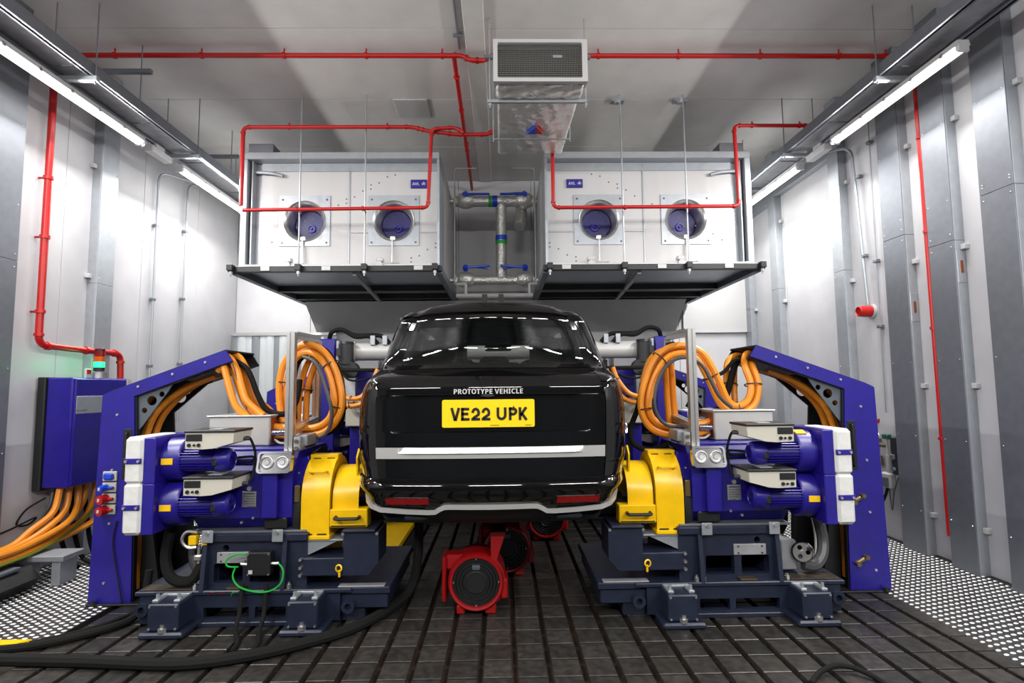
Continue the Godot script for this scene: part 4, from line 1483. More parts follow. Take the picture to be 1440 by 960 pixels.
func plate_letters(pl: Node3D):
	var o := P(-0.027, 1.381, 3.7245)
	var h := 0.086
	var w := 0.0180
	var e := w * 0.5
	var two := func(x0: float, x1: float) -> Array:
		var c := (x0 + x1) * 0.5
		var rx := (x1 - x0) * 0.5 - e
		var ry := 0.026
		var p := []
		for i in 11:
			var t := PI - (PI + 0.55) * i / 10.0
			p.append(Vector2(c + rx * cos(t), h - e - ry + ry * sin(t)))
		p.append(Vector2(x0 + e * 1.2, e + 0.006))
		return p
	var up := []
	for i in 9:
		var t := PI + PI * i / 8.0
		up.append(Vector2(0.0885 + 0.0245 * cos(t), e + 0.0245 + 0.0245 * sin(t)))
	var bowl := [Vector2(0.137, h - e), Vector2(0.165, h - e)]
	for i in 9:
		var t := PI / 2 - PI * i / 8.0
		bowl.append(Vector2(0.165 + 0.0205 * cos(t), h - e - 0.0185 + 0.0185 * sin(t)))
	bowl.append(Vector2(0.145, h - e - 0.037))
	for g in [
		["letter_v", [[Vector2(-0.246, h), Vector2(-0.2225, 0.0)], [Vector2(-0.2205, 0.0), Vector2(-0.197, h)]]],
		["letter_e", [[Vector2(-0.183 + e, 0), Vector2(-0.183 + e, h)], [Vector2(-0.183, h - e), Vector2(-0.128, h - e)], [Vector2(-0.18, h * 0.52), Vector2(-0.134, h * 0.52)], [Vector2(-0.183, e), Vector2(-0.126, e)]]],
		["digit_two", [two.call(-0.114, -0.056), [Vector2(-0.114, e), Vector2(-0.056, e)]]],
		["digit_two", [two.call(-0.045, 0.013), [Vector2(-0.045, e), Vector2(0.013, e)]]],
		["letter_u", [[Vector2(0.064, h)] + up + [Vector2(0.113, h)]]],
		["letter_p", [[Vector2(0.137 + e, 0), Vector2(0.137 + e, h)], bowl]],
		["letter_k", [[Vector2(0.203 + e, 0), Vector2(0.203 + e, h)], [Vector2(0.215, 0.030), Vector2(0.254, h)], [Vector2(0.224, 0.046), Vector2(0.256, 0.0)]]]]:
		var m := M.new()
		for s in g[1]:
			strokes(m, s, w, o)
		part(pl, g[0], m, K.ink)
	var m := M.new()
	m.span(P(-0.015, 1.347, 3.7245), P(0.045, 1.350, 3.7215)); m.span(P(0.22, 1.347, 3.7245), P(0.26, 1.350, 3.7215))
	part(pl, "small_print", m, K.ink)

func cable(label: String, pts: Array, r: float, mt: Material, group := "", called := "cable", sub := 6, n := 9):
	var m := M.new()
	m.tube(smooth(pts, sub), r, n)
	return single(called, m, mt, label, "hose" if called.contains("hose") else "cable", group)

func bundle(label: String, group: String, pts: Array, offs: Array, r: float, mt: Material, ties := []):
	# several cables side by side, each a thing of its own, held by black ties
	var k := pts.size()
	var order := offs.duplicate()
	order.sort_custom(func(a, b): return a.y > b.y)
	var names: Array = {2: ["front", "rear"], 3: ["front", "middle", "rear"], 5: ["front", "second", "middle", "fourth", "rear"]}[offs.size()]
	var first: Node3D = null
	for o in offs:
		var q := []
		for i in k:
			var t: Vector3 = (pts[mini(i + 1, k - 1)] - pts[maxi(i - 1, 0)]).normalized()
			var side := t.cross(Vector3.BACK).normalized()
			q.append(pts[i] + side * o.x + Vector3.BACK * o.y + Vector3(0.004 * sin(i * 1.7 + o.x * 90.0), 0.004 * cos(i * 2.3 + o.y * 70.0), 0))
		var c = cable(label + ", %s strand" % names[order.find(o)], q, r, mt, group)
		if first == null:
			first = c
	for i in ties:
		var t: Vector3 = (pts[mini(i + 1, k - 1)] - pts[maxi(i - 1, 0)]).normalized()
		var m := M.new()
		m.lathe(pts[i] - t * 0.004, t, [Vector2(0.064, 0), Vector2(0.068, 0), Vector2(0.068, 0.009), Vector2(0.064, 0.009), Vector2(0.064, 0)], 16)
		part(first, "cable_tie", m, K.black, "black cable tie round the bundle")

func dyno(s: float):
	var side := "left" if s < 0.0 else "right"
	dynamometer(s, side)
	guards(s, side)
	blowers(s, side)
	gantry(s, side)
	post_frame(s, side)
	var B := M.new(s)
	# steel terminal box on the dynamometer
	var t := thing("terminal_box", "plain brushed steel terminal box on top of the %s dynamometer" % side, "terminal box", Vector3(s * 1.95, 1.17, -4.45))
	B.span(P(1.72, 1.175, 4.70), P(2.18, 1.395, 4.30), 0.006)
	part(t, "box", B, K.steel)
	B = M.new(s); B.span(P(1.705, 1.395, 4.715), P(2.195, 1.407, 4.285), 0.003)
	part(t, "lid", B, K.steel)
	B = M.new(s); B.span(P(1.715, 1.19, 4.68), P(1.722, 1.385, 4.33), 0.002)
	part(t, "gland_plate", B, K.copper)
	for k in 4:
		var z := 4.36 + 0.09 * k
		B = M.new(s)
		B.cyl(P(1.72, 1.27 + 0.05 * (k % 2), z), P(1.62, 1.27 + 0.05 * (k % 2), z), 0.030, 0.026, 12)
		part(t, "cable_gland", B, K.chrome)
	B = M.new(s); B.tube(smooth([P(1.70, 1.215, 4.36), P(1.64, 1.19, 4.33), P(1.56, 1.205, 4.32), P(1.48, 1.27, 4.33)], 5), 0.009, 6)
	part(t, "earth_strap", B, K.offwhite)

func dynamometer(s: float, side: String):
	var a := thing("dynamometer", "blue hub dynamometer on its navy steel base at the car's rear %s" % side, "dynamometer", Vector3(s * 1.7, 0, -4.4))
	var m := M.new(s)
	# motor body: an eight-sided block along x
	var oct := PackedVector2Array([Vector2(-4.10, 0.62), Vector2(-4.02, 0.70), Vector2(-4.02, 1.03), Vector2(-4.14, 1.15), Vector2(-4.76, 1.15), Vector2(-4.90, 1.03), Vector2(-4.90, 0.62)])
	m.prism(oct, Vector3(1.43, 0, 0), Vector3.BACK, Vector3.UP, Vector3(0.69, 0, 0))
	var body := part(a, "motor_body", m, K.blue)
	m = M.new(s)
	m.prism(PackedVector2Array([Vector2(-4.16, 0.60), Vector2(-4.08, 0.70), Vector2(-4.08, 0.98), Vector2(-4.20, 1.10), Vector2(-4.72, 1.10), Vector2(-4.82, 1.0), Vector2(-4.82, 0.60)]), Vector3(1.374, 0, 0), Vector3.BACK, Vector3.UP, Vector3(0.06, 0, 0))
	m.span(P(1.46, 1.10, 4.6), P(2.12, 1.172, 4.2), 0.012)
	m.cyl(P(1.66, 1.075, 4.10), P(2.12, 1.075, 4.10), 0.05, -1, 14)
	part(body, "end_bell", m, K.blue)
	m = M.new(s); m.cyl(P(1.372, 0.70, 4.45), P(1.43, 0.70, 4.45), 0.44, 0.42, 36)
	part(a, "flange_ring", m, K.dark)
	m = M.new(s); m.box(P(1.40, 0.86, 4.035), Vector3(0.04, 0.12, 0.03), 0.006)
	part(a, "brass_tab", m, K.brass)
	m = M.new(s)
	for y in [0.66, 0.85, 1.0]:
		m.cyl(P(1.405, y, 4.085), P(1.405, y, 4.068), 0.008, -1, 8)
	for q in [[1.48, 0.69], [1.78, 0.67], [1.55, 0.665], [1.70, 0.70]]:
		m.cyl(P(q[0], q[1], 4.03), P(q[0], q[1], 4.01), 0.009, -1, 8)
	part(body, "bolt", m, K.alu)
	m = M.new(s); m.span(P(1.52, 0.70, 4.03), P(1.63, 1.03, 3.96), 0.012)
	part(body, "cover_strip", m, K.blue)
	m = M.new(s); m.span(P(1.46, 0.625, 4.04), P(1.62, 0.695, 4.005), 0.006)
	part(body, "dark_recess", m, K.black)
	m = M.new(s); m.span(P(1.68, 0.775, 4.02), P(1.782, 0.885, 4.012), 0.002)
	var np := part(body, "nameplate", m, K.alu)
	m = M.new(s)
	for k in 6:
		m.span(P(1.69, 0.864 - k * 0.017, 4.013), P(1.69 + 0.05 + 0.03 * fmod(k * 0.61, 1.0), 0.87 - k * 0.017, 4.0105))
	m.span(P(1.70, 0.865, 4.013), P(1.765, 0.875, 4.0105))
	part(np, "print_line", m, K.grey)
	m = M.new(s); m.cyl(P(1.73, 0.905, 4.03), P(1.73, 0.905, 4.005), 0.016, -1, 14)
	part(body, "round_plug", m, K.alu)
	# bright pan with two round inserts
	m = M.new(s)
	var o := P(1.532, 1.09, 3.955)
	var tb := Basis(Vector3.RIGHT, -0.25)
	m.prism(rrect(-0.118, -0.075, 0.118, 0.075, 0.025), o + tb * Vector3(0, 0, -0.03), tb.x, tb.y, tb.z * 0.03)
	var lp := part(a, "bright_pan", m, K.chrome)
	m = M.new(s)
	m.prism(rrect(-0.118, -0.075, 0.118, 0.075, 0.025), o, tb.x, tb.y, tb.z * 0.018, [rrect(-0.105, -0.062, 0.105, 0.062, 0.02)])
	part(lp, "pan_rim", m, K.chrome)
	for x in [-0.052, 0.054]:
		m = M.new(s)
		m.lathe(o + tb * Vector3(x, 0.0, 0.0), tb.z, [Vector2(0.047, 0), Vector2(0.045, 0.012), Vector2(0.039, 0.013), Vector2(0.036, 0.003), Vector2(0.020, 0.002), Vector2(0.017, 0.008), Vector2(0, 0.008)], 24)
		part(lp, "round_insert", m, K.satin)
	# pedestal
	m = M.new(s)
	m.span(P(1.30, 0.545, 4.85), P(2.02, 0.60, 3.97), 0.008)
	part(a, "pedestal_top", m, K.navy)
	m = M.new(s)
	m.prism(PackedVector2Array([Vector2(1.31, 0.23), Vector2(2.05, 0.23), Vector2(1.99, 0.55), Vector2(1.31, 0.55)]), P(0, 0, 4.06), Vector3.RIGHT, Vector3.UP, Vector3(0, 0, 0.06), [rrect(1.50, 0.265, 1.705, 0.395, 0.015), rrect(1.755, 0.265, 1.955, 0.395, 0.015), circle(1.875, 0.50, 0.022, 14)])
	part(a, "pedestal_front", m, K.navy)
	m = M.new(s)
	m.span(P(1.31, 0.23, 4.85), P(1.37, 0.55, 4.06)); m.span(P(1.95, 0.23, 4.85), P(2.0, 0.55, 4.06)); m.span(P(1.31, 0.23, 4.85), P(2.0, 0.55, 4.80))
	part(a, "pedestal_side", m, K.navy)
	for x in [1.44, 1.99]:
		m = M.new(s)
		m.prism(PackedVector2Array([Vector2(-3.99, 0.23), Vector2(-3.93, 0.23), Vector2(-3.97, 0.55), Vector2(-4.01, 0.55)]), Vector3(x, 0, 0), Vector3.BACK, Vector3.UP, Vector3(0.03, 0, 0))
		part(a, "stiffener", m, K.navy)
	m = M.new(s); m.span(P(1.70, 0.40, 4.0), P(1.93, 0.475, 3.985), 0.003)
	var pp := part(a, "grey_plate", m, K.tray)
	m = M.new(s)
	for q in [[1.73, 0.415], [1.73, 0.46], [1.90, 0.415], [1.90, 0.46]]:
		m.cyl(P(q[0], q[1], 3.986), P(q[0], q[1], 3.98), 0.006, -1, 6)
	part(pp, "plate_screw", m, K.dark)
	for x in [1.50, 1.98]:
		m = M.new(s); m.box(P(x, 0.592, 3.95), Vector3(0.075, 0.085, 0.012), 0.004)
		var ab := part(a, "alignment_block", m, K.galv)
		m = M.new(s); m.cyl(P(x, 0.615, 3.945), P(x, 0.615, 3.93), 0.012, -1, 6)
		part(ab, "bolt", m, K.alu)
	m = M.new(s); m.span(P(1.32, 0.60, 4.7), P(2.12, 0.615, 4.0), 0.003)
	part(a, "shim_plate", m, K.galvdark)
	# base frame
	m = M.new(s)
	m.span(P(0.98, 0.205, 4.95), P(2.45, 0.235, 3.93), 0.006)
	part(a, "base_plate", m, K.navy)
	m = M.new(s)
	m.prism(PackedVector2Array([Vector2(1.06, 0.02), Vector2(2.42, 0.02), Vector2(2.42, 0.205), Vector2(1.06, 0.205)]), P(0, 0, 3.99), Vector3.RIGHT, Vector3.UP, Vector3(0, 0, 0.045), [rrect(1.43, 0.045, 1.64, 0.12, 0.008), rrect(1.68, 0.045, 1.99, 0.12, 0.008)])
	m.span(P(1.06, 0.0, 4.95), P(1.12, 0.205, 3.99)); m.span(P(2.36, 0.0, 4.95), P(2.42, 0.205, 3.99)); m.span(P(1.40, 0.0, 4.0), P(2.05, 0.03, 3.92), 0.004)
	part(a, "base_frame", m, K.navy)
	m = M.new(s); m.span(P(0.72, 0.19, 4.95), P(1.02, 0.235, 3.95), 0.006); m.span(P(0.74, 0.09, 4.9), P(1.06, 0.19, 3.97), 0.006); m.span(P(0.90, 0.0, 4.8), P(1.06, 0.1, 3.99), 0.006)
	part(a, "base_wing", m, K.navy)
	m = M.new(s); m.span(P(0.76, 0.235, 4.02), P(1.08, 0.243, 3.955), 0.002)
	part(a, "packing_strip", m, K.tray)
	m = M.new(s); m.span(P(2.08, 0.235, 4.06), P(2.42, 0.243, 3.95), 0.002)
	part(a, "packing_strip", m, K.rustplate)
	m = M.new(s); m.span(P(1.72, 0.235, 4.02), P(1.84, 0.25, 3.94), 0.003)
	part(a, "packing_strip", m, K.rustplate)
	for x in [1.0, 2.39]:
		m = M.new(s)
		m.lathe(P(x, 0.12, 3.93), Vector3.BACK, [Vector2(0.045, -0.05), Vector2(0.045, 0.02), Vector2(0.022, 0.02), Vector2(0.02, -0.02), Vector2(0, -0.02)], 16)
		part(a, "lifting_eye", m, K.navy)
	m = M.new(s)
	for q in [[1.42, 0.245], [1.47, 0.24], [2.06, 0.245]]:
		m.cyl(P(q[0], 0.235, 3.965), P(q[0], 0.262, 3.965), 0.017, -1, 6)
		m.cyl(P(q[0], 0.262, 3.965), P(q[0], 0.275, 3.965), 0.009, -1, 8)
	part(a, "hold_down_bolt", m, K.alu)
	for x in [1.255, 2.155]:
		m = M.new(s); m.span(P(x - 0.10, 0.045, 3.96), P(x + 0.10, 0.215, 3.76), 0.008)
		var ft := part(a, "levelling_foot", m, K.navy)
		m = M.new(s); m.span(P(x - 0.145, 0.001, 3.97), P(x + 0.145, 0.042, 3.735), 0.012)
		part(ft, "foot_plate", m, K.navy)
		m = M.new(s)
		m.cyl(P(x, 0.04, 3.76), P(x, 0.065, 3.76), 0.028, -1, 6); m.cyl(P(x, 0.065, 3.76), P(x, 0.085, 3.76), 0.013, -1, 8)
		for q in [[-0.085, 0.06], [0.085, 0.06], [-0.085, 0.20], [0.085, 0.20]]:
			m.cyl(P(x + q[0], q[1], 3.762), P(x + q[0], q[1], 3.755), 0.008, -1, 8)
		part(ft, "bolt", m, K.alu)
		m = M.new(s)
		m.span(P(x - 0.09, 0.215, 3.95), P(x + 0.09, 0.232, 3.90), 0.003); m.span(P(x - 0.09, 0.215, 3.9), P(x - 0.05, 0.232, 3.79), 0.003); m.span(P(x + 0.05, 0.215, 3.9), P(x + 0.09, 0.232, 3.79), 0.003)
		m.cyl(P(x - 0.07, 0.23, 3.82), P(x - 0.07, 0.26, 3.82), 0.012, -1, 6); m.cyl(P(x + 0.07, 0.23, 3.82), P(x + 0.07, 0.26, 3.82), 0.012, -1, 6)
		part(ft, "clamp_yoke", m, K.galv)
	# arm that carries the shaft bearing towards the car
	m = M.new(s)
	m.span(P(1.03, 0.315, 4.2), P(1.34, 0.435, 3.95), 0.006)
	m.prism(PackedVector2Array([Vector2(1.04, 0.32), Vector2(1.04, 0.61), Vector2(0.80, 0.61), Vector2(0.80, 0.40), Vector2(0.87, 0.32)]), P(0, 0, 4.21), Vector3.RIGHT, Vector3.UP, Vector3(0, 0, 0.27))
	part(a, "bearing_arm", m, K.navy)
	m = M.new(s); m.span(P(0.82, 0.61, 4.21), P(1.05, 0.628, 3.92), 0.006)
	part(a, "bearing_cap", m, K.navy)
	m = M.new(s)
	for q in [[0.81, 0.60], [1.045, 0.60], [1.335, 0.43], [1.335, 0.375], [1.335, 0.325]]:
		m.cyl(P(q[0], q[1], 3.955), P(q[0], q[1], 3.93), 0.011, -1, 8)
	part(a, "arm_bolt", m, K.alu)
	m = M.new(s)
	m.lathe(P(1.07, 0.37, 3.935), Vector3(0.25 * 1.0, 0.2, 1), [Vector2(0.018, -0.006), Vector2(0.027, 0.0), Vector2(0.018, 0.006), Vector2(0.018, -0.006)], 16)
	m.box(P(1.065, 0.335, 3.935), Vector3(0.014, 0.05, 0.014), 0.004)
	part(a, "lifting_shackle", m, K.yellow)
	m = M.new(s); m.cyl(P(1.06, 0.68, 4.40), P(1.40, 0.68, 4.40), 0.07, -1, 20)
	part(a, "drive_shaft", m, K.steel)
	# pale triangular bracket below the guard
	m = M.new(s)
	m.prism(PackedVector2Array([Vector2(1.08, 0.545), Vector2(1.37, 0.545), Vector2(1.35, 0.47), Vector2(1.31, 0.44)]), P(0, 0, 4.03), Vector3.RIGHT, Vector3.UP, Vector3(0, 0, 0.02))
	m.span(P(1.06, 0.535, 4.3), P(1.37, 0.548, 4.0), 0.003)
	part(a, "guard_bracket", m, K.galv)

func guards(s: float, side: String):
	var a := thing("shaft_guard", "arched yellow guard over the drive coupling of the %s dynamometer" % side, "guard", Vector3(s * 1.2, 0.55, -4.4))
	arch(a, s, 1.165, 1.365, 4.28, 0.81, 0.265, 0.29, 0.555, "hood")
	var m := M.new(s)
	m.span(P(1.155, 0.548, 4.2), P(1.378, 0.575, 3.99), 0.004)
	part(a, "foot_flange", m, K.yellow)
	m = M.new(s)
	m.box(P(1.265, 1.105, 4.26), Vector3(0.205, 0.02, 0.10), 0.004); m.box(P(1.265, 1.085, 4.205), Vector3(0.205, 0.06, 0.01), 0.003)
	part(a, "top_flange", m, K.yellow)
	m = M.new(s)
	for x in [1.215, 1.315]:
		m.box(P(x, 0.582, 4.012), Vector3(0.065, 0.006, 0.012), 0.0)
		m.box(P(x, 1.085, 4.199), Vector3(0.055, 0.012, 0.006), 0.002)
	part(a, "slot", m, K.black)
	m = M.new(s)
	m.tube(bend([P(1.205, 1.005, 4.085), P(1.205, 1.01, 4.045), P(1.325, 1.01, 4.045), P(1.325, 1.005, 4.085)], 0.02), 0.008, 6)
	part(a, "lift_handle", m, K.yellow)
	a = thing("shaft_guard", "lower yellow guard with a black handle between the car and the %s arched guard" % side, "guard", Vector3(s * 0.98, 0.62, -4.4))
	arch(a, s, 0.965, 1.15, 4.28, 0.80, 0.245, 0.23, 0.74, "hood")
	m = M.new(s)
	m.span(P(0.89, 0.63, 4.1), P(1.155, 0.755, 3.99), 0.006)
	part(a, "front_box", m, K.yellow)
	m = M.new(s); m.span(P(0.90, 0.638, 3.992), P(1.145, 0.645, 3.986))
	part(a, "slot", m, K.black)
	m = M.new(s)
	m.tube(bend([P(0.945, 0.705, 3.985), P(0.945, 0.70, 3.94), P(1.11, 0.70, 3.94), P(1.11, 0.705, 3.985)], 0.02), 0.012, 8)
	part(a, "handle", m, K.black)
	m = M.new(s)
	m.prism(PackedVector2Array([Vector2(-4.19, 0.93), Vector2(-4.12, 0.93), Vector2(-4.10, 1.10), Vector2(-4.16, 1.16)]), Vector3(0.992, 0, 0), Vector3.BACK, Vector3.UP, Vector3(0.012, 0, 0))
	part(a, "side_flap", m, K.yellow)

func arch(a: Node3D, s: float, x0: float, x1: float, d0: float, y0: float, r: float, rv: float, foot: float, called: String):
	# half a drum with closed ends, open towards the ground
	var m := M.new(s)
	var prof := PackedVector2Array()
	var wall := 0.008
	for q in [0.0, wall]:
		var side := PackedVector2Array()
		side.append(Vector2(-d0 + r - q, foot))
		for i in 17:
			var t := PI * i / 16.0
			side.append(Vector2(-d0 + (r - q) * cos(t), y0 + (rv - q) * sin(t)))
		side.append(Vector2(-d0 - r + q, foot))
		if q > 0.0:
			side.reverse()
		prof.append_array(side)
	m.prism(prof, Vector3(x0, 0, 0), Vector3.BACK, Vector3.UP, Vector3(x1 - x0, 0, 0))
	part(a, called, m, K.yellow)
	if foot > 0.7:
		return
	var cover := PackedVector2Array()
	for i in 17:
		var t := PI * i / 16.0
		cover.append(Vector2(-d0 + (r - wall) * cos(t), y0 + (rv - wall) * sin(t)))
	cover.append(Vector2(-d0 - r + wall, foot))
	cover.append(Vector2(-d0 + r - wall, foot))
	for x in [x0, x1 - 0.006]:
		m = M.new(s)
		m.prism(cover, Vector3(x, 0, 0), Vector3.BACK, Vector3.UP, Vector3(0.006, 0, 0), [circle(-4.385, 0.70, 0.12, 20)])
		part(a, "side_plate", m, K.yellow)

func blowers(s: float, side: String):
	for k in 2:
		var yc := 1.12 if k == 0 else 0.815
		var where := "upper" if k == 0 else "lower"
		var a := thing("cooling_blower", "blue finned motor blower with white foam pad, %s one on the %s dynamometer" % [where, side], "blower", Vector3(s * 2.2, yc - 0.15, -3.95))
		var m := M.new(s)
		var top: float = yc + 0.165
		var bot: float = yc - 0.14 - (0.03 if k == 1 else 0.0)
		m.span(P(2.27, bot, 4.30), P(2.35, top, 3.80), 0.006)
		m.span(P(2.27, bot, 4.30), P(2.47, top, 3.92), 0.006)
		part(a, "intake_box", m, K.blue)
		m = M.new(s)
		m.span(P(2.342, bot, 4.2), P(2.47, top + 0.008, 3.785), 0.022)
		var pad := part(a, "foam_pad", m, K.foam)
		m = M.new(s); m.span(P(2.35, yc - 0.005, 3.79), P(2.465, yc + 0.032, 3.778), 0.003)
		part(pad, "strap", m, K.blue)
		m = M.new(s)
		for x in [2.365, 2.447]:
			m.cyl(P(x, yc + 0.013, 3.78), P(x, yc + 0.013, 3.768), 0.009, -1, 10)
		part(pad, "strap_screw", m, K.alu)
		# drum: tapering fan casing along x
		m = M.new(s)
		m.lathe(P(2.268, yc, 4.00), Vector3.LEFT, [Vector2(0.15, 0), Vector2(0.15, 0.11), Vector2(0.142, 0.125), Vector2(0.08, 0.13), Vector2(0.0, 0.13)], 32)
		part(a, "fan_casing", m, K.blue)
		m = M.new(s); m.box(P(2.22, yc - 0.005 if k == 1 else yc - 0.0, 3.85), Vector3(0.078, 0.042, 0.008), 0.001, Basis(Vector3.RIGHT, 0.0))
		if s > 0.0 and k == 0:
			m = M.new(s); m.box(P(2.19, yc + 0.14, 3.945), Vector3(0.075, 0.012, 0.06), 0.001, Basis(Vector3.RIGHT, 0.35))
		part(a, "yellow_label", m, K.yellow)
		# motor with cooling fins
		m = M.new(s)
		m.cyl(P(2.15, yc, 3.93), P(1.90, yc, 3.93), 0.062, -1, 24)
		for i in 22:
			var t := TAU * i / 22.0
			var dir := Vector3(0, cos(t), sin(t))
			m.box(P(2.02, yc, 3.93) + dir * 0.068, Vector3(0.25, 0.02, 0.0055), 0.0, Basis(Vector3.RIGHT, dir, Vector3.RIGHT.cross(dir)))
		part(a, "finned_motor", m, K.blue)
		m = M.new(s)
		m.lathe(P(1.91, yc, 3.93), Vector3.LEFT, [Vector2(0.083, 0), Vector2(0.083, 0.05), Vector2(0.075, 0.085), Vector2(0.055, 0.10), Vector2(0.05, 0.094), Vector2(0.0, 0.094)], 28)
		var fc := part(a, "fan_cowl", m, K.blue)
		m = M.new(s)
		for i in 8:
			var t := TAU * i / 8.0
			m.box(P(1.813, yc, 3.93) + Vector3(0, cos(t), sin(t)) * 0.025, Vector3(0.006, 0.045, 0.004), 0.0, Basis(Vector3.RIGHT, t))
		part(fc, "cowl_grille", m, K.bluedark)
		m = M.new(s); m.box(P(1.90, yc - 0.01, 3.848), Vector3(0.035, 0.05, 0.02), 0.008)
		part(fc, "lifting_lug", m, K.dark)
		# junction box on the motor
		var y1: float = yc + 0.115
		m = M.new(s)
		m.prism(PackedVector2Array([Vector2(2.045, y1 - 0.02), Vector2(1.93, y1 - 0.025), Vector2(1.86, y1 - 0.02), Vector2(1.73, y1 + 0.015), Vector2(1.725, y1 + 0.085), Vector2(2.045, y1 + 0.085)]), P(0, 0, 4.01), Vector3.RIGHT, Vector3.UP, Vector3(0, 0, 0.26))
		var jb := part(a, "control_box", m, K.beige)
		m = M.new(s); m.span(P(1.715, y1 + 0.085, 4.015), P(2.052, y1 + 0.10, 3.74), 0.004)
		part(jb, "box_lid", m, K.dark)
		m = M.new(s); m.span(P(1.935, y1 + 0.03, 3.752), P(2.04, y1 + 0.075, 3.744), 0.002)
		part(jb, "connector_strip", m, K.black)
		m = M.new(s)
		for x in [1.955, 1.985, 2.018]:
			m.cyl(P(x, y1 + 0.003, 3.752), P(x, y1 + 0.003, 3.742), 0.012 if x != 1.985 else 0.008, -1, 12)
		part(jb, "cable_entry", m, K.black)
		m = M.new(s); m.box(P(1.88, y1 + 0.102, 3.87), Vector3(0.09, 0.004, 0.10), 0.001)
		part(jb, "top_label", m, K.galv)
		m = M.new(s)
		if k == 0:
			m.tube(smooth([P(1.74, y1 + 0.03, 3.90), P(1.695, y1 + 0.035, 3.91), P(1.676, y1 - 0.03, 3.94), P(1.676, y1 - 0.10, 3.97), P(1.72, y1 - 0.14, 3.99), P(1.82, y1 - 0.13, 4.0)], 5), 0.009, 7)
		else:
			m.tube(smooth([P(1.74, y1 + 0.03, 3.90), P(1.695, y1 + 0.03, 3.91), P(1.676, y1 + 0.09, 3.94), P(1.678, y1 + 0.17, 3.97), P(1.70, y1 + 0.20, 3.99), P(1.84, y1 + 0.19, 4.0)], 5), 0.009, 7)
		part(a, "motor_cable", m, K.rubber)
		m = M.new(s); m.cyl(P(1.755, y1 + 0.03, 3.90), P(1.69, y1 + 0.03, 3.905), 0.013, -1, 8)
		part(jb, "cable_gland", m, K.greyhose)

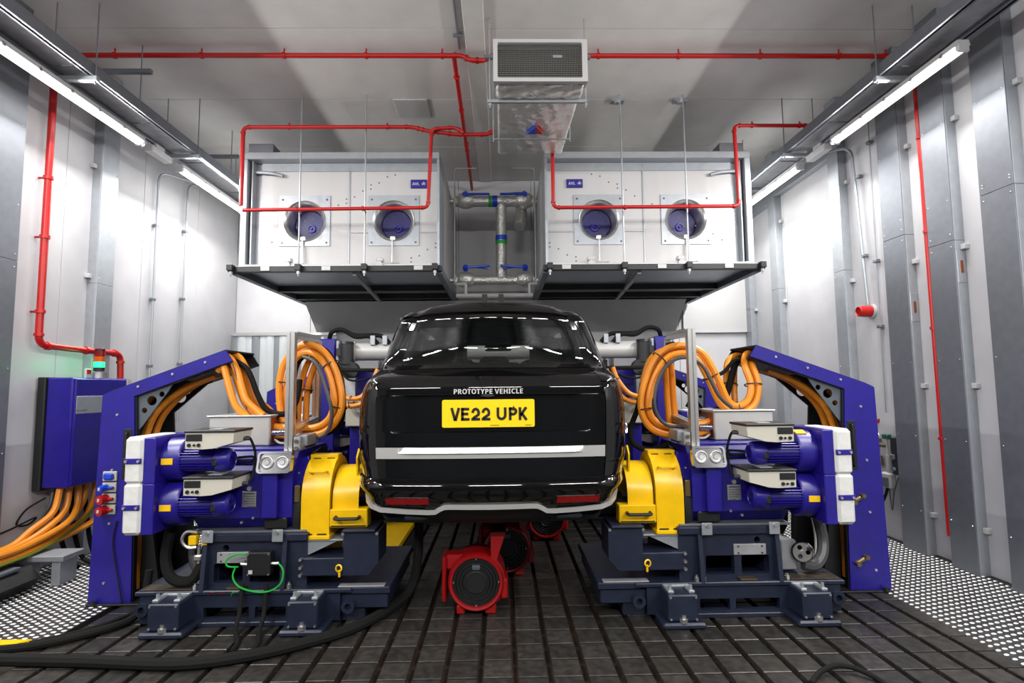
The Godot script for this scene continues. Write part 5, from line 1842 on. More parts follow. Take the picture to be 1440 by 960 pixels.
func gantry(s: float, side: String):
	var a := thing("cable_gantry", "tall bent blue cable gantry standing on the outer %s side" % side, "gantry", Vector3(s * 2.8, 0, -4.6))
	var m := M.new(s)
	m.prism(PackedVector2Array([Vector2(3.065, 0.015), Vector2(3.03, 1.57), Vector2(2.96, 1.605), Vector2(2.10, 1.915), Vector2(2.045, 1.828), Vector2(2.79, 1.562), Vector2(2.775, 1.28), Vector2(2.745, 0.015)]), P(0, 0, 4.37), Vector3.RIGHT, Vector3.UP, Vector3(0, 0, 0.02))
	var fp := part(a, "front_panel", m, K.blue)
	m = M.new(s)
	for q in [[2.25, 1.82], [2.50, 1.73], [2.76, 1.635], [2.91, 1.42], [2.93, 1.0], [2.93, 0.6], [2.95, 0.16]]:
		m.cyl(P(q[0], q[1], 4.35), P(q[0], q[1], 4.342), 0.011, 0.009, 8)
	part(fp, "panel_screw", m, K.alu)
	# inward flanges and outer skins of the channel
	m = M.new(s)
	m.bar(P(3.05, 0.015, 4.61), P(3.02, 1.58, 4.61), 0.50, 0.015, 0.0, Vector3.RIGHT)
	m.bar(P(3.015, 1.575, 4.61), P(2.96, 1.602, 4.61), 0.50, 0.015)
	part(a, "outer_skin", m, K.blue)
	m = M.new(s)
	m.bar(P(2.965, 1.60, 4.61), P(2.10, 1.912, 4.61), 0.50, 0.015)
	part(a, "top_skin", m, K.dark)
	m = M.new(s)
	m.bar(P(2.42, 1.685, 4.63), P(2.055, 1.815, 4.63), 0.47, 0.012)
	part(a, "under_skin", m, K.dark)
	m = M.new(s)
	m.bar(P(2.78, 1.565, 4.385), P(2.05, 1.826, 4.385), 0.04, 0.012); m.bar(P(2.785, 1.56, 4.385), P(2.77, 1.28, 4.385), 0.04, 0.012, 0.0, Vector3.RIGHT); m.bar(P(2.77, 1.28, 4.385), P(2.745, 0.02, 4.385), 0.04, 0.012, 0.0, Vector3.RIGHT)
	part(a, "edge_flange", m, K.dark)
	m = M.new(s)
	m.prism(PackedVector2Array([Vector2(3.04, 0.02), Vector2(3.02, 1.57), Vector2(2.96, 1.60), Vector2(2.12, 1.905), Vector2(2.06, 1.81), Vector2(2.50, 1.655), Vector2(2.78, 1.41), Vector2(2.765, 1.20), Vector2(2.70, 1.05), Vector2(2.60, 0.90), Vector2(2.56, 0.02)]), P(0, 0, 4.88), Vector3.RIGHT, Vector3.UP, Vector3(0, 0, 0.02), [circle(2.665, 1.60, 0.028, 14), circle(2.725, 1.545, 0.048, 18), circle(2.79, 1.49, 0.026, 14)])
	part(a, "rear_panel", m, K.dark)
	m = M.new(s)
	m.prism(PackedVector2Array([Vector2(2.785, 1.555), Vector2(2.52, 1.655), Vector2(2.55, 1.60), Vector2(2.74, 1.33), Vector2(2.775, 1.29)]), P(0, 0, 4.40), Vector3.RIGHT, Vector3.UP, Vector3(0, 0, 0.012), [circle(2.675, 1.525, 0.038, 16), circle(2.60, 1.575, 0.022, 12), circle(2.73, 1.45, 0.022, 12)])
	part(a, "corner_gusset", m, K.grey)
	m = M.new(s); m.span(P(2.56, 0.0, 4.92), P(3.06, 0.014, 4.32), 0.003); m.cyl(P(3.0, 0.012, 4.32), P(3.0, 0.04, 4.32), 0.018, -1, 6)
	part(a, "foot_plate", m, K.dark)
	m = M.new(s)
	m.prism(PackedVector2Array([Vector2(2.745, 0.02), Vector2(2.775, 1.10), Vector2(2.70, 0.66), Vector2(2.60, 0.02)]), P(0, 0, 4.5), Vector3.RIGHT, Vector3.UP, Vector3(0, 0, 0.03))
	part(a, "inner_rib", m, K.dark)
	m = M.new(s)
	m.tube(bend([P(2.82, 1.28, 4.35), P(2.82, 1.28, 4.325), P(2.82, 0.96, 4.325), P(2.82, 0.96, 4.35)], 0.01), 0.008, 8)
	m.span(P(2.79, 0.93, 4.352), P(2.855, 1.31, 4.344), 0.003)
	part(a, "grab_handle", m, K.dark)
	if s > 0.0:
		for y in [0.70, 0.235]:
			m = M.new(s)
			m.box(P(2.83, y, 4.34), Vector3(0.10, 0.03, 0.03), 0.008, Basis(Vector3.BACK, 0.5)); m.cyl(P(2.80, y - 0.02, 4.35), P(2.80, y - 0.02, 4.31), 0.018, -1, 10); m.cyl(P(2.87, y + 0.03, 4.35), P(2.87, y + 0.03, 4.31), 0.018, -1, 10)
			part(a, "latch", m, K.brass)
	else:
		for k in 4:
			var y := 0.955 - 0.083 * k
			m = M.new(s)
			m.span(P(2.885, y - 0.036, 4.352), P(2.99, y + 0.036, 4.335), 0.004)
			var bx := part(a, "socket_plate", m, K.beige)
			m = M.new(s)
			if k == 0:
				m.box(P(2.938, y, 4.325), Vector3(0.075, 0.05, 0.025), 0.01)
			else:
				m.cyl(P(2.955, y, 4.335), P(2.97, y - 0.005, 4.28), 0.034 if k > 1 else 0.024, -1, 16)
				m.box(P(2.915, y, 4.32), Vector3(0.045, 0.02, 0.025), 0.006)
			part(bx, "socket", m, K.sockblue if k < 2 else K.red, "blue socket" if k < 2 else "red socket")
			m = M.new(s)
			if k > 0:
				m.box(P(2.971, y - 0.004, 4.276), Vector3(0.016, 0.024, 0.006), 0.002)
				part(bx, "socket_label", m, K.white)
		m = M.new(s)
		m.tube(smooth([P(2.87, 0.62, 4.34), P(2.89, 0.45, 4.338), P(2.84, 0.2, 4.338), P(2.80, 0.02, 4.335)], 5), 0.005, 6)
		part(a, "socket_wire", m, K.black)
	gantry_cables(s, side)

func gantry_cables(s: float, side: String):
	var mid := [P(2.88, 0.05, 4.62), P(2.88, 1.0, 4.62), P(2.875, 1.27, 4.66), P(2.78, 1.49, 4.68), P(2.56, 1.675, 4.68), P(2.32, 1.775, 4.68)]
	for i in mid.size():
		mid[i].x *= s
	bundle("thick orange power cable climbing inside the %s gantry" % side, "orange cables inside the %s gantry" % side, mid, [Vector2(0.06 * s, 0.08), Vector2(0.0, 0.05), Vector2(-0.06 * s, 0.09), Vector2(0.05 * s, -0.05), Vector2(-0.04 * s, -0.06)], 0.026, K.orange)
	bundle("black control cable climbing inside the %s gantry" % side, "black cables inside the %s gantry" % side, mid, [Vector2(-0.02 * s, 0.13), Vector2(0.03 * s, -0.01)], 0.024, K.rubber)

func post_frame(s: float, side: String):
	var a := thing("profile_frame", "silver aluminium profile frame carrying the looped cables beside the car's %s" % side, "frame", Vector3(s * 1.48, 1.13, -4.4))
	for q in [[1.475, 4.07, 1.13], [1.53, 4.80, 1.16]]:
		profile(a, s, P(q[0], q[2], q[1]), P(q[0], 2.02, q[1]), "post")
	profile(a, s, P(1.476, 2.0, 4.10), P(1.528, 2.03, 4.78), "top_rail")
	profile(a, s, P(1.476, 1.30, 4.10), P(1.528, 1.34, 4.78), "lower_rail")
	var m := M.new(s); m.span(P(1.49, 1.87, 4.76), P(1.53, 1.97, 4.60), 0.006)
	part(a, "corner_bracket", m, K.black)
	m = M.new(s); m.span(P(1.39, 1.165, 4.16), P(1.44, 1.26, 4.04), 0.006); m.span(P(1.36, 1.19, 4.3), P(1.45, 1.27, 4.1), 0.006)
	part(a, "clamp_plate", m, K.galv)
	m = M.new(s); m.cyl(P(1.415, 1.18, 4.04), P(1.415, 1.18, 4.02), 0.014, -1, 8); m.cyl(P(1.415, 1.23, 4.04), P(1.415, 1.23, 4.02), 0.014, -1, 8)
	part(a, "clamp_bolt", m, K.brass)

func profile(a: Node3D, s: float, p: Vector3, q: Vector3, called: String):
	# slotted aluminium extrusion, 60 mm square
	var z := (q - p)
	var x := (Vector3.UP if absf(z.normalized().y) < 0.9 else Vector3.FORWARD).cross(z.normalized()).normalized()
	var y := z.normalized().cross(x)
	var o := PackedVector2Array()
	var h := 0.029
	for k in 4:
		var r := k * PI / 2
		for c in [Vector2(h, -h), Vector2(h, -0.006), Vector2(h - 0.010, -0.006), Vector2(h - 0.010, 0.006), Vector2(h, 0.006)]:
			o.append(c.rotated(r))
	var m := M.new(s)
	m.prism(o, p, x, y, z)
	part(a, called, m, K.alu)

func beyond():
	# the same machines at the front wheels, three metres farther on
	for q in made:
		if q[1] == "shaft_guard":
			continue
		var c: Node3D = q[0].duplicate()
		c.name = numbered(q[1])
		add_child(c)
		c.position = q[0].position + Vector3(0, 0, -3.0)
		tag(c, "farther " + q[2], q[3])
	# cross tube on two blue columns over the bonnet
	var a := thing("tube_portal", "grey cross tube on two tall blue columns above the car's bonnet", "portal frame", P(0.000, 0, 6.550))
	var m := M.new()
	m.cyl(P(-1.677, 2.038, 6.550), P(1.696, 2.038, 6.550), 0.105, -1, 28)
	m.cyl(P(-1.734, 2.038, 6.550), P(-1.659, 2.038, 6.550), 0.12, -1, 24); m.cyl(P(1.677, 2.038, 6.550), P(1.753, 2.038, 6.550), 0.12, -1, 24)
	part(a, "cross_tube", m, K.tube)
	for s in [-1.0, 1.0]:
		m = M.new(s); m.span(P(1.868, 0.0, 6.680), P(2.090, 2.184, 6.420), 0.01)
		var cb := part(a, "blue_column", m, K.blue)
		m = M.new(s); m.span(P(1.829, 1.883, 6.600), P(1.864, 2.165, 6.440), 0.006)
		part(cb, "end_plate", m, K.tray)
		m = M.new(s)
		m.cyl(P(1.722, 1.911, 6.400), P(1.722, 2.118, 6.400), 0.075, -1, 18); m.cyl(P(1.722, 2.118, 6.400), P(1.722, 2.146, 6.400), 0.082, 0.07, 18); m.cyl(P(1.722, 1.882, 6.400), P(1.722, 1.920, 6.400), 0.085, -1, 18)
		m.span(P(1.723, 1.977, 6.450), P(1.844, 2.071, 6.380), 0.006)
		part(a, "drive_motor", m, K.dark)
		m = M.new(s)
		m.cyl(P(1.676, 1.817, 6.460), P(1.674, 1.816, 6.340), 0.095, -1, 24); m.cyl(P(1.789, 1.845, 6.460), P(1.788, 1.845, 6.360), 0.06, -1, 16)
		part(a, "gear_head", m, K.dark)
		for k in 2:
			m = M.new(s)
			m.tube(smooth([P(1.979, 2.165, 6.550), P(1.941, 2.269, 6.530), P(1.818, 2.297, 6.520), P(1.658, 1.6 + (2.25 + 0.02 * k - 1.6) * 0.942, 6.500), P((1.58 - 0.13 * k) * 0.9419, 1.6 + (2.25 + 0.01 * k - 1.6) * 0.9419, 6.480), P((1.47 - 0.15 * k) * 0.9419, 2.127, 6.480)], 6), 0.026, 8)
			part(a, "black_hose", m, K.rubber)
			m = M.new(s); m.span(P((1.50 - 0.15 * k) * 0.9423, 2.109, 6.530), P((1.56 - 0.15 * k) * 0.9415, 2.221, 6.440), 0.004)
			part(a, "hose_clip", m, K.galv)
		m = M.new(s); m.span(P(1.25, 1.46, 6.98), P(1.70, 1.83, 6.66), 0.03)
		part(a, "blue_housing", m, K.blue)
	for s in [-1.0, 1.0]:
		var side := "left" if s < 0.0 else "right"
		m = M.new(s)
		var t := thing("grey_enclosure", "small pale enclosure box half hidden between the car and the far %s station" % side, "enclosure", P(s * 1.5, 1.17, 6.3))
		m.span(P(1.38, 1.19, 6.55), P(1.66, 1.43, 6.15), 0.008)
		part(t, "box", m, K.beige)
		m = M.new(s); m.span(P(1.37, 1.43, 6.56), P(1.67, 1.45, 6.14), 0.004)
		part(t, "lid", m, K.grey)
		m = M.new(s); m.span(P(1.52, 0.002, 6.45), P(1.64, 1.19, 6.25), 0.01)
		part(t, "stand", m, K.blue)

func mirror(pts: Array, s: float) -> Array:
	var r := []
	for p in pts:
		r.append(Vector3(p.x * s, p.y, p.z))
	return r

func loose():
	# --- orange power cables
	var drop := [P(-2.20, 1.80, 4.58), P(-2.12, 1.835, 4.56), P(-2.06, 1.75, 4.54), P(-2.01, 1.62, 4.52), P(-1.95, 1.50, 4.50), P(-1.86, 1.42, 4.50), P(-1.82, 1.38, 4.50)]
	bundle("thick orange power cable drooping from the left gantry tip to the steel box", "orange cables drooping from the left gantry tip", drop, [Vector2(0.05, 0.16), Vector2(-0.03, 0.14), Vector2(0.03, 0.05), Vector2(-0.05, 0.0), Vector2(0.02, -0.10)], 0.027, K.orange)
	cable("black control cable drooping among the orange ones from the left gantry tip", [P(-2.10, 1.84, 4.50), P(-1.98, 1.76, 4.48), P(-1.88, 1.55, 4.46), P(-1.80, 1.44, 4.45), P(-1.66, 1.41, 4.44), P(-1.58, 1.50, 4.46), P(-1.56, 1.68, 4.48)], 0.022, K.rubber)
	cable("thin grey wire hanging straight from the left gantry tip", [P(-2.05, 1.83, 4.36), P(-1.99, 1.62, 4.37), P(-1.93, 1.45, 4.38)], 0.004, K.greyhose)
	var loop := [P(-1.74, 1.285, 4.42), P(-1.44, 1.27, 4.40), P(-1.29, 1.32, 4.38), P(-1.215, 1.46, 4.37), P(-1.225, 1.62, 4.38), P(-1.29, 1.79, 4.40), P(-1.40, 1.905, 4.43), P(-1.53, 1.92, 4.47), P(-1.64, 1.83, 4.5), P(-1.685, 1.66, 4.5), P(-1.68, 1.45, 4.5), P(-1.63, 1.30, 4.5)]
	bundle("thick orange power cable looped over the left profile frame", "orange cables looped over the left profile frame", loop, [Vector2(0.03, 0.035), Vector2(-0.03, 0.025), Vector2(0.0, -0.03)], 0.026, K.orange, [3, 5, 9])
	bundle("shorter orange power cable looped behind the left profile frame", "orange cables looped behind the left profile frame", [P(-1.585, 1.27, 4.62), P(-1.57, 1.60, 4.62), P(-1.51, 1.82, 4.62), P(-1.42, 1.885, 4.60), P(-1.34, 1.79, 4.57), P(-1.285, 1.61, 4.55), P(-1.28, 1.44, 4.53), P(-1.35, 1.31, 4.52), P(-1.50, 1.255, 4.52)], [Vector2(0.028, 0.0), Vector2(-0.028, 0.02)], 0.026, K.orange, [1, 5])
	cable("black cable following the orange loop over the left profile frame", [P(-1.46, 1.235, 4.46), P(-1.29, 1.27, 4.45), P(-1.205, 1.40, 4.44), P(-1.225, 1.66, 4.46), P(-1.31, 1.84, 4.5), P(-1.42, 1.93, 4.53), P(-1.60, 1.84, 4.56), P(-1.645, 1.62, 4.56), P(-1.63, 1.36, 4.56)], 0.024, K.rubber)
	cable("grey hose hugging the inside of the left cable loop", [P(-1.50, 1.22, 4.32), P(-1.30, 1.25, 4.29), P(-1.24, 1.40, 4.28), P(-1.29, 1.60, 4.29), P(-1.38, 1.80, 4.32), P(-1.50, 1.86, 4.36)], 0.015, K.greyhose, "", "thin_hose")
	var rl := [P(2.20, 1.80, 4.60), P(2.12, 1.83, 4.56), P(2.065, 1.76, 4.46), P(2.085, 1.60, 4.41), P(2.05, 1.465, 4.40), P(1.94, 1.40, 4.40), P(1.83, 1.47, 4.40), P(1.74, 1.67, 4.40), P(1.65, 1.84, 4.41), P(1.50, 1.895, 4.42), P(1.34, 1.82, 4.42), P(1.23, 1.62, 4.41), P(1.20, 1.42, 4.40), P(1.28, 1.275, 4.40), P(1.50, 1.235, 4.40), P(1.73, 1.285, 4.42)]
	bundle("orange power cable dipping from the right gantry tip then looping over the frame", "orange cables dipping and looping beside the right gantry", rl, [Vector2(0.032, 0.025), Vector2(-0.032, 0.015), Vector2(0.0, -0.035)], 0.027, K.orange, [3, 5, 7, 10, 12, 14])
	cable("grey hose hugging the inside of the right cable loop", [P(1.86, 1.425, 4.31), P(1.76, 1.52, 4.30), P(1.64, 1.76, 4.31), P(1.50, 1.82, 4.32), P(1.37, 1.76, 4.32), P(1.28, 1.60, 4.32), P(1.26, 1.42, 4.31), P(1.34, 1.30, 4.31), P(1.50, 1.28, 4.31)], 0.014, K.greyhose, "", "thin_hose")
	bundle("orange power cable hanging behind the black one below the right gantry tip", "orange cables hanging straight below the right gantry tip", [P(2.2, 1.80, 4.79), P(2.12, 1.83, 4.77), P(2.03, 1.77, 4.70), P(1.98, 1.60, 4.62), P(1.97, 1.40, 4.58)], [Vector2(0.03, 0.0), Vector2(-0.03, 0.02)], 0.026, K.orange, [3])
	cable("thick black cable hanging between the orange ones below the right gantry tip", [P(2.2, 1.81, 4.70), P(2.12, 1.835, 4.66), P(2.02, 1.77, 4.58), P(1.94, 1.58, 4.54), P(1.88, 1.42, 4.55), P(1.75, 1.38, 4.60), P(1.62, 1.45, 4.64)], 0.027, K.rubber)
	cable("slack black cable strung from the right gantry tip towards the loop", [P(2.16, 1.80, 4.50), P(2.08, 1.81, 4.52), P(2.0, 1.80, 4.55), P(1.90, 1.70, 4.56), P(1.75, 1.66, 4.54)], 0.016, K.rubber)
	bundle("orange power cable rising behind the right profile frame", "orange cables rising behind the right profile frame", [P(1.50, 1.25, 4.66), P(1.49, 1.5, 4.66), P(1.47, 1.75, 4.64), P(1.42, 1.86, 4.6), P(1.33, 1.80, 4.58), P(1.26, 1.60, 4.56)], [Vector2(0.03, 0.0), Vector2(-0.03, 0.02)], 0.026, K.orange)
	cable("black cable hanging in a slack curve below the right orange loop", [P(1.22, 1.62, 4.52), P(1.17, 1.42, 4.50), P(1.10, 1.25, 4.48), P(1.12, 1.14, 4.46), P(1.24, 1.09, 4.44), P(1.40, 1.14, 4.42)], 0.022, K.rubber)
	for s in [-1.0, 1.0]:
		var side := "left" if s < 0.0 else "right"
		bundle("orange power cable sagging to the far %s wheel station" % side, "orange cables sagging to the far %s station" % side, mirror([P(1.22, 1.79, 5.9), P(1.27, 1.66, 5.88), P(1.38, 1.50, 5.86), P(1.52, 1.46, 5.86), P(1.64, 1.52, 5.9), P(1.72, 1.70, 6.1), P(1.90, 1.86, 6.44)], s), [Vector2(0.035, 0.0), Vector2(-0.035, 0.02)], 0.026, K.orange, [1, 3])
		cable("black cable looping above the far %s orange ones" % side, mirror([P(1.20, 1.80, 6.0), P(1.40, 1.80, 6.0), P(1.66, 1.81, 6.1), P(1.80, 1.85, 6.3), P(1.92, 1.86, 6.5)], s), 0.022, K.rubber)
		cable("thin black cable sagging under the far %s one" % side, mirror([P(1.20, 1.79, 6.02), P(1.42, 1.70, 6.0), P(1.60, 1.70, 6.05), P(1.74, 1.80, 6.2), P(1.90, 1.80, 6.46)], s), 0.012, K.rubber)
	# cables under the wall cabinet
	for i in 6:
		var d := 5.14 + 0.11 * i
		var ca := i % 3
		var cb := 1 - i / 3
		cable("orange power cable sweeping from under the blue wall cabinet, %s" % ["leftmost", "second from the left", "third from the left", "third from the right", "second from the right", "rightmost"][i], [P(-3.93, 0.74, d), P(-3.93 + 0.02 * ca, 0.54, d - 0.06), P(-3.96 + 0.06 * ca, 0.37 + 0.056 * cb, d - 0.25), P(-4.0 + 0.06 * ca, 0.276 + 0.056 * cb, 4.75), P(-3.98 + 0.06 * ca, 0.276 + 0.056 * cb, 4.45), P(-3.90 + 0.06 * ca, 0.31 + 0.056 * cb, 4.1), P(-3.82 + 0.06 * ca, 0.35 + 0.056 * cb, 3.7)], 0.027, K.orange, "orange cables under the wall cabinet")
	cable("yellow-green earth cable beside the orange ones under the wall cabinet", [P(-3.90, 0.72, 5.78), P(-3.88, 0.55, 5.6), P(-3.84, 0.36, 5.2), P(-3.84, 0.27, 4.8), P(-3.84, 0.26, 4.4)], 0.012, mat(Color(0.36, 0.42, 0.05), 0.4))
	cable("pale grey double lead hanging under the wall cabinet", [P(-4.0, 0.70, 5.15), P(-4.0, 0.58, 5.12), P(-4.05, 0.45, 5.08), P(-4.06, 0.30, 5.0)], 0.014, K.greyhose)
	cable("thin black lead looping on the wall left of the orange cables", [P(-4.02, 0.66, 5.1), P(-4.10, 0.58, 5.0), P(-4.11, 0.47, 4.92), P(-4.08, 0.45, 5.0), P(-4.06, 0.5, 5.05), P(-4.10, 0.44, 4.8), P(-4.08, 0.43, 4.5)], 0.008, K.rubber)
	for i in 4:
		var m0 := M.new()
		var pts := []
		for k in 30:
			var t := TAU * k / 12.0
			var rr := 0.10 + 0.0035 * k - 0.012 * i
			pts.append(P(-3.50 + rr * cos(t + i), 0.016 + 0.030 * i + 0.006 * sin(t * 1.5 + i), 5.30 + rr * 1.15 * sin(t + i)))
		m0.tube(smooth(pts, 3), 0.009, 6)
		single("coiled_wire", m0, K.greyhose, "grey wire coil heaped on the chequer plate under the wall cabinet, %s" % ["lowest", "second lowest", "second highest", "topmost"][i], "cable", "wire coils under the wall cabinet")
	var a := thing("cable_stand", "small grey steel bench holding up the orange cables at left", "stand", P(-3.72, 0, 4.9))
	var m := M.new(); m.span(P(-4.02, 0.20, 5.0), P(-3.58, 0.245, 4.76), 0.005)
	part(a, "top", m, K.galv)
	for x in [-3.96, -3.65]:
		m = M.new(); m.span(P(x - 0.035, 0.0, 4.97), P(x + 0.035, 0.20, 4.78), 0.004)
		part(a, "leg", m, K.galv)
	a = thing("floor_duct", "dark low cable duct lying on the chequer plate at the left edge", "duct", P(-3.95, 0, 4.5))
	m = M.new(); m.prism(PackedVector2Array([Vector2(-4.14, 0.005), Vector2(-3.80, 0.005), Vector2(-3.72, 0.10), Vector2(-3.80, 0.19), Vector2(-4.14, 0.22)]), P(0, 0, 4.72), Vector3.RIGHT, Vector3.UP, Vector3(0, 0, 0.65))
	part(a, "body", m, K.dark)
	m = M.new(); m.span(P(-3.86, 0.19, 4.6), P(-3.78, 0.215, 4.3), 0.003)
	part(a, "rail", m, K.grey)
	for i in 3:
		cable("black cable trailing down behind the orange ones under the wall cabinet, %s" % ["left", "middle", "right"][i], [P(-4.08 + 0.05 * i, 0.72, 5.3 + 0.1 * i), P(-4.06 + 0.06 * i, 0.4, 5.3 + 0.1 * i), P(-3.96 + 0.06 * i, 0.10, 5.3 + 0.08 * i), P(-3.78 + 0.05 * i, 0.025, 5.2 + 0.1 * i)], 0.02, K.rubber, "black cables under the wall cabinet")
	# --- floor hoses
	cable("long thick black hose lying across the bedplate and rising under the car", [P(-3.3, 0.036, 3.46), P(-2.91, 0.036, 3.44), P(-2.38, 0.036, 3.40), P(-1.81, 0.036, 3.345), P(-1.45, 0.036, 3.43), P(-1.166, 0.036, 3.587), P(-0.915, 0.036, 3.80), P(-0.72, 0.05, 4.12), P(-0.62, 0.13, 4.28), P(-0.585, 0.33, 4.33), P(-0.58, 0.60, 4.36), P(-0.57, 0.70, 4.5)], 0.035, K.rubber, "", "floor_hose")
	cable("black hose curving from the left edge up to the left gantry foot", [P(-3.4, 0.03, 3.56), P(-3.05, 0.03, 3.58), P(-2.80, 0.03, 3.66), P(-2.58, 0.03, 3.86), P(-2.50, 0.04, 4.02), P(-2.47, 0.16, 4.08), P(-2.46, 0.33, 4.1)], 0.026, K.rubber, "", "floor_hose")
	cable("thinner black cable lying beside the left gantry's foot", [P(-2.95, 0.014, 3.70), P(-2.72, 0.014, 3.90), P(-2.56, 0.03, 4.15), P(-2.50, 0.08, 4.25)], 0.013, K.rubber)
	cable("black cable dropping from the control box in front of the left base, nearer the gantry", [P(-1.72, 0.28, 3.93), P(-1.715, 0.10, 3.88), P(-1.70, 0.03, 3.80), P(-1.62, 0.014, 3.66), P(-1.60, 0.012, 3.55)], 0.015, K.rubber)
	cable("black cable dropping from the control box in front of the left base, nearer the car", [P(-1.56, 0.28, 3.93), P(-1.55, 0.10, 3.88), P(-1.535, 0.03, 3.78), P(-1.48, 0.014, 3.63), P(-1.47, 0.012, 3.5)], 0.015, K.rubber)
	cable("black cable arching across the bedplate at the bottom edge, right of centre", [P(1.70, 0.012, 3.05), P(1.80, 0.03, 3.13), P(1.92, 0.04, 3.17), P(2.02, 0.03, 3.14), P(2.08, 0.012, 3.02), P(2.0, 0.012, 2.8)], 0.014, K.rubber)
	# --- control box on the left pedestal
	a = thing("control_box", "small black control box with green leads on the left pedestal", "control box", P(-1.64, 0.30, 3.93))
	m = M.new(); m.span(P(-1.69, 0.335, 3.985), P(-1.53, 0.49, 3.91), 0.006)
	part(a, "body", m, K.black)
	m = M.new(); m.span(P(-1.675, 0.35, 3.909), P(-1.648, 0.375, 3.906))
	part(a, "label", m, K.offwhite)
	m = M.new()
	for q in [[-1.68, 0.345], [-1.54, 0.345], [-1.68, 0.48], [-1.54, 0.48]]:
		m.cyl(P(q[0], q[1], 3.912), P(q[0], q[1], 3.904), 0.006, -1, 6)
	m.cyl(P(-1.69, 0.405, 3.94), P(-1.74, 0.41, 3.94), 0.012, -1, 8); m.cyl(P(-1.53, 0.41, 3.94), P(-1.48, 0.41, 3.94), 0.012, -1, 8)
	part(a, "connector", m, K.alu)
	m = M.new()
	m.tube(smooth([P(-1.70, 0.475, 3.93), P(-1.77, 0.475, 3.92), P(-1.83, 0.44, 3.92), P(-1.82, 0.40, 3.92), P(-1.75, 0.395, 3.92)], 6), 0.006, 6)
	part(a, "green_lead", m, K.greenwire)
	m = M.new()
	m.tube(smooth([P(-1.77, 0.39, 3.92), P(-1.78, 0.33, 3.91), P(-1.73, 0.27, 3.90), P(-1.62, 0.235, 3.90), P(-1.52, 0.24, 3.90), P(-1.45, 0.29, 3.90), P(-1.44, 0.37, 3.91), P(-1.48, 0.41, 3.93)], 6), 0.006, 6)
	part(a, "green_lead", m, K.greenwire)
	m = M.new()
	for q in [[-1.93, K.reflector], [-1.86, K.reflector], [-1.78, K.greenwire]]:
		m = M.new()
		m.tube([P(q[0], 0.222, 3.928), P(q[0] - 0.012, 0.215, 3.928), P(q[0] - 0.016, 0.20, 3.928)], 0.0022, 5)
		m.tube([P(q[0] + 0.03, 0.226, 3.928), P(q[0] - 0.012, 0.226, 3.928)], 0.0022, 5)
		single("chalk_mark", m, q[1], "small %s crayon mark on the front edge of the left base plate" % {-1.93: "pink, outermost", -1.86: "pink, middle", -1.78: "green"}[q[0]], "mark")
	# hoses beside the pedestals
	cable("thick black hose hanging in a deep loop beside the left pedestal", [P(-2.32, 0.62, 4.1), P(-2.32, 0.42, 4.05), P(-2.24, 0.30, 4.0), P(-2.12, 0.28, 4.0), P(-2.06, 0.36, 4.02), P(-2.05, 0.5, 4.1)], 0.036, K.rubber, "", "thick_hose")
	cable("grey ribbed hose hanging inside the black loop beside the left pedestal", [P(-2.16, 0.62, 4.15), P(-2.17, 0.45, 4.12), P(-2.13, 0.34, 4.1), P(-2.06, 0.31, 4.1)], 0.030, K.greyhose, "", "thick_hose")
	cable("grey ribbed hose curving down beside the right gantry's inner edge", [P(2.43, 0.62, 4.2), P(2.46, 0.45, 4.2), P(2.42, 0.34, 4.15), P(2.33, 0.28, 4.1), P(2.25, 0.29, 4.1)], 0.040, K.greyhose, "", "thick_hose")
	cable("black hose curving down behind the right handwheel", [P(2.28, 0.66, 4.4), P(2.26, 0.50, 4.4), P(2.18, 0.38, 4.4), P(2.14, 0.25, 4.4)], 0.034, K.rubber, "", "thick_hose")
	cable("pale flat band behind the hoses at the right gantry", [P(2.52, 0.62, 4.45), P(2.55, 0.42, 4.45), P(2.52, 0.26, 4.4), P(2.45, 0.25, 4.3)], 0.016, K.beige)
	a = thing("handwheel", "silver handwheel on a spindle beside the right pedestal", "handwheel", P(2.24, 0.4, 4.1))
	var o := P(2.24, 0.385, 4.08)
	var ax := Vector3(-0.3, 0.1, 1)
	m = M.new()
	m.lathe(o, ax, [Vector2(0.068, -0.008), Vector2(0.077, 0.0), Vector2(0.068, 0.008), Vector2(0.060, 0.0), Vector2(0.068, -0.008)], 24)
	part(a, "rim", m, K.chrome)
	m = M.new()
	var wx := Vector3.UP.cross(ax.normalized()).normalized()
	var wy := ax.normalized().cross(wx)
	m.prism(circle(0, 0, 0.063, 24), o, wx, wy, ax.normalized() * 0.004, [circle(0.036, 0.0, 0.017, 10), circle(-0.018, 0.031, 0.017, 10), circle(-0.018, -0.031, 0.017, 10)])
	m.lathe(o, ax, [Vector2(0.016, 0.0), Vector2(0.016, 0.02), Vector2(0, 0.02)], 14)
	part(a, "web", m, K.alu)
	m = M.new(); m.cyl(o + Vector3(0.04, 0.03, 0.01), o + Vector3(0.03, 0.035, 0.06), 0.014, -1, 10)
	part(a, "crank_knob", m, K.black)
	m = M.new(); m.span(P(2.10, 0.245, 4.3), P(2.22, 0.46, 4.12), 0.01)
	part(a, "bearing_block", m, K.tray)
	a = thing("yellow_valve", "small yellow and chrome valve under the left blowers", "valve", P(-2.1, 0.5, 4.0))
	m = M.new(); m.box(P(-2.09, 0.565, 3.98), Vector3(0.055, 0.065, 0.05), 0.006); m.box(P(-2.01, 0.55, 3.98), Vector3(0.04, 0.04, 0.04), 0.006)
	part(a, "body", m, K.yellow)
	m = M.new(); m.tube(smooth([P(-2.06, 0.62, 3.97), P(-2.13, 0.625, 3.96), P(-2.16, 0.57, 3.96), P(-2.13, 0.52, 3.97), P(-2.07, 0.515, 3.98)], 5), 0.011, 7); m.box(P(-2.06, 0.44, 4.0), Vector3(0.06, 0.04, 0.05), 0.008); m.cyl(P(-2.06, 0.40, 4.0), P(-2.06, 0.52, 4.0), 0.012, -1, 8)
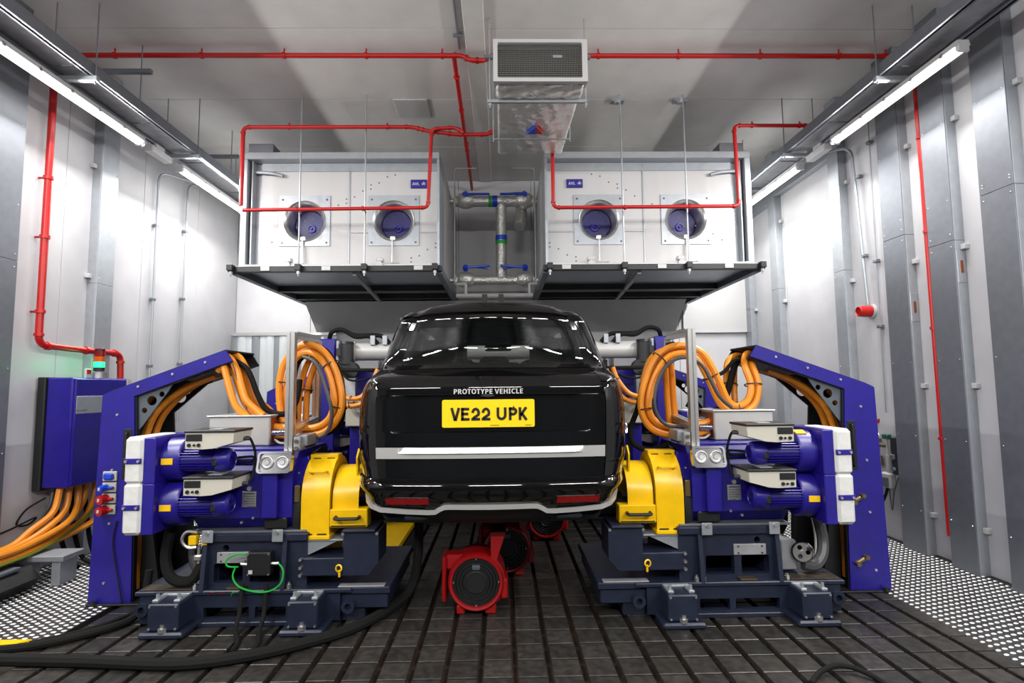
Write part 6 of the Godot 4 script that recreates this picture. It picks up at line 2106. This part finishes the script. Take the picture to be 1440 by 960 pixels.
	part(a, "pipework", m, K.alu)
	# --- red air movers under the car
	air_mover("red drum blower nearest the camera on the bedplate under the car's tail", P(-0.13, 0, 4.05), 1.0)
	air_mover("red drum blower standing behind the nearest one under the car", P(0.10, 0, 4.85), 1.0)
	air_mover("red drum blower farthest under the car, only its lower rim showing", P(0.52, 0, 5.9), 1.0)
	# --- yellow floor pieces
	a = thing("cable_ramp", "yellow and black cable ramp on the bedplate behind the left guard", "cable ramp", P(-1.15, 0, 6.3))
	m = M.new(); m.span(P(-1.35, 0.002, 6.62), P(-0.95, 0.05, 5.6), 0.02)
	part(a, "lid", m, K.yellow)
	m = M.new(); m.span(P(-1.5, 0.002, 6.62), P(-1.36, 0.03, 5.6), 0.01); m.span(P(-0.94, 0.002, 6.62), P(-0.80, 0.03, 5.6), 0.01)
	part(a, "side_ramp", m, K.rubber)
	m = M.new(); m.prism(PackedVector2Array([Vector2(-3.5, 3.62), Vector2(-3.10, 3.62), Vector2(-2.98, 3.76), Vector2(-3.5, 3.76)]), Vector3(0, 0.001, 0), Vector3.RIGHT, Vector3.FORWARD, Vector3(0, 0.012, 0))
	single("floor_plate", m, K.yellow, "yellow-painted floor plate corner at the lower left edge", "floor plate")

func air_mover(label: String, at: Vector3, k: float):
	var a := thing("air_mover", label, "blower", at, "red air movers under the car")
	var r := 0.19
	var c := at + Vector3(0, 0.225, 0)
	var m := M.new()
	# scroll housing: round, with a straight outlet rising on its right side
	var prof := PackedVector2Array()
	for i in 25:
		var t := TAU * (0.02 + 0.80 * i / 24.0) + PI / 2 + 0.35
		prof.append(Vector2(r * (1.04 + 0.06 * i / 24.0) * cos(t), r * (1.04 + 0.06 * i / 24.0) * sin(t)))
	prof.append(Vector2(r * 1.12, 0.34))
	prof.append(Vector2(r * 0.55, 0.34))
	for i in 5:
		var t := lerpf(1.0, 1.95, i / 4.0)
		prof.append(Vector2(r * 1.04 * cos(t), r * 1.04 * sin(t)))
	m.prism(prof, c + Vector3(0, 0, -0.26), Vector3.RIGHT, Vector3.UP, Vector3(0, 0, 0.26), [])
	part(a, "housing", m, K.moverred)
	m = M.new()
	m.lathe(c, Vector3.BACK, [Vector2(r * 1.06, -0.02), Vector2(r * 1.04, 0.015), Vector2(r * 0.98, 0.03), Vector2(r * 0.90, 0.026), Vector2(r * 0.87, -0.01)], 36)
	part(a, "intake_rim", m, K.moverred)
	m = M.new()
	m.cyl(c + Vector3(0, 0, -0.02), c + Vector3(0, 0, 0.006), r * 0.88, -1, 32)
	for i in 3:
		var q := r * (0.78 - 0.12 * i)
		m.lathe(c + Vector3(0, 0, 0.008), Vector3.BACK, [Vector2(q, 0), Vector2(q - 0.004, 0.006), Vector2(q - 0.008, 0)], 32)
	var g := part(a, "intake_grille", m, K.black)
	m = M.new()
	m.lathe(c + Vector3(0, 0, 0.006), Vector3.BACK, [Vector2(0.078, 0), Vector2(0.078, 0.010), Vector2(0.070, 0.012), Vector2(0.066, 0.006), Vector2(0, 0.006)], 28)
	part(g, "hub_disc", m, K.dark)
	m = M.new()
	for i in 4:
		var t := TAU * i / 4.0
		m.cyl(c + Vector3(cos(t), sin(t), 0) * r * 0.84 + Vector3(0, 0, 0.004), c + Vector3(cos(t), sin(t), 0) * r * 0.84 + Vector3(0, 0, 0.014), 0.006, -1, 6)
	part(g, "screw", m, K.alu)
	m = M.new(); m.box(c + Vector3(0, 0.105, 0.010), Vector3(0.055, 0.035, 0.004))
	part(g, "label", m, K.grey)
	m = M.new()
	m.span(c + Vector3(-0.245, -0.15, -0.02), c + Vector3(-0.215, 0.17, -0.24), 0.012); m.span(c + Vector3(-0.23, 0.06, -0.05), c + Vector3(-0.05, 0.17, -0.2), 0.02)
	part(a, "side_stand", m, K.moverred)
	for q in [[-0.14, -0.08, -0.16], [0.06, 0.14, -0.15]]:
		m = M.new()
		m.span(c + Vector3(q[0], -0.224, 0.0), c + Vector3(q[1], q[2], -0.26), 0.01)
		part(a, "foot", m, K.moverred)
	m = M.new()
	m.span(c + Vector3(0.17, -0.12, 0.01), c + Vector3(0.225, 0.02, -0.2), 0.012)
	part(a, "side_bracket", m, K.moverred)
	m = M.new(); m.span(c + Vector3(r * 0.62, 0.33, -0.03), c + Vector3(r * 1.06, 0.344, -0.23), 0.0)
	part(a, "outlet_opening", m, K.black)
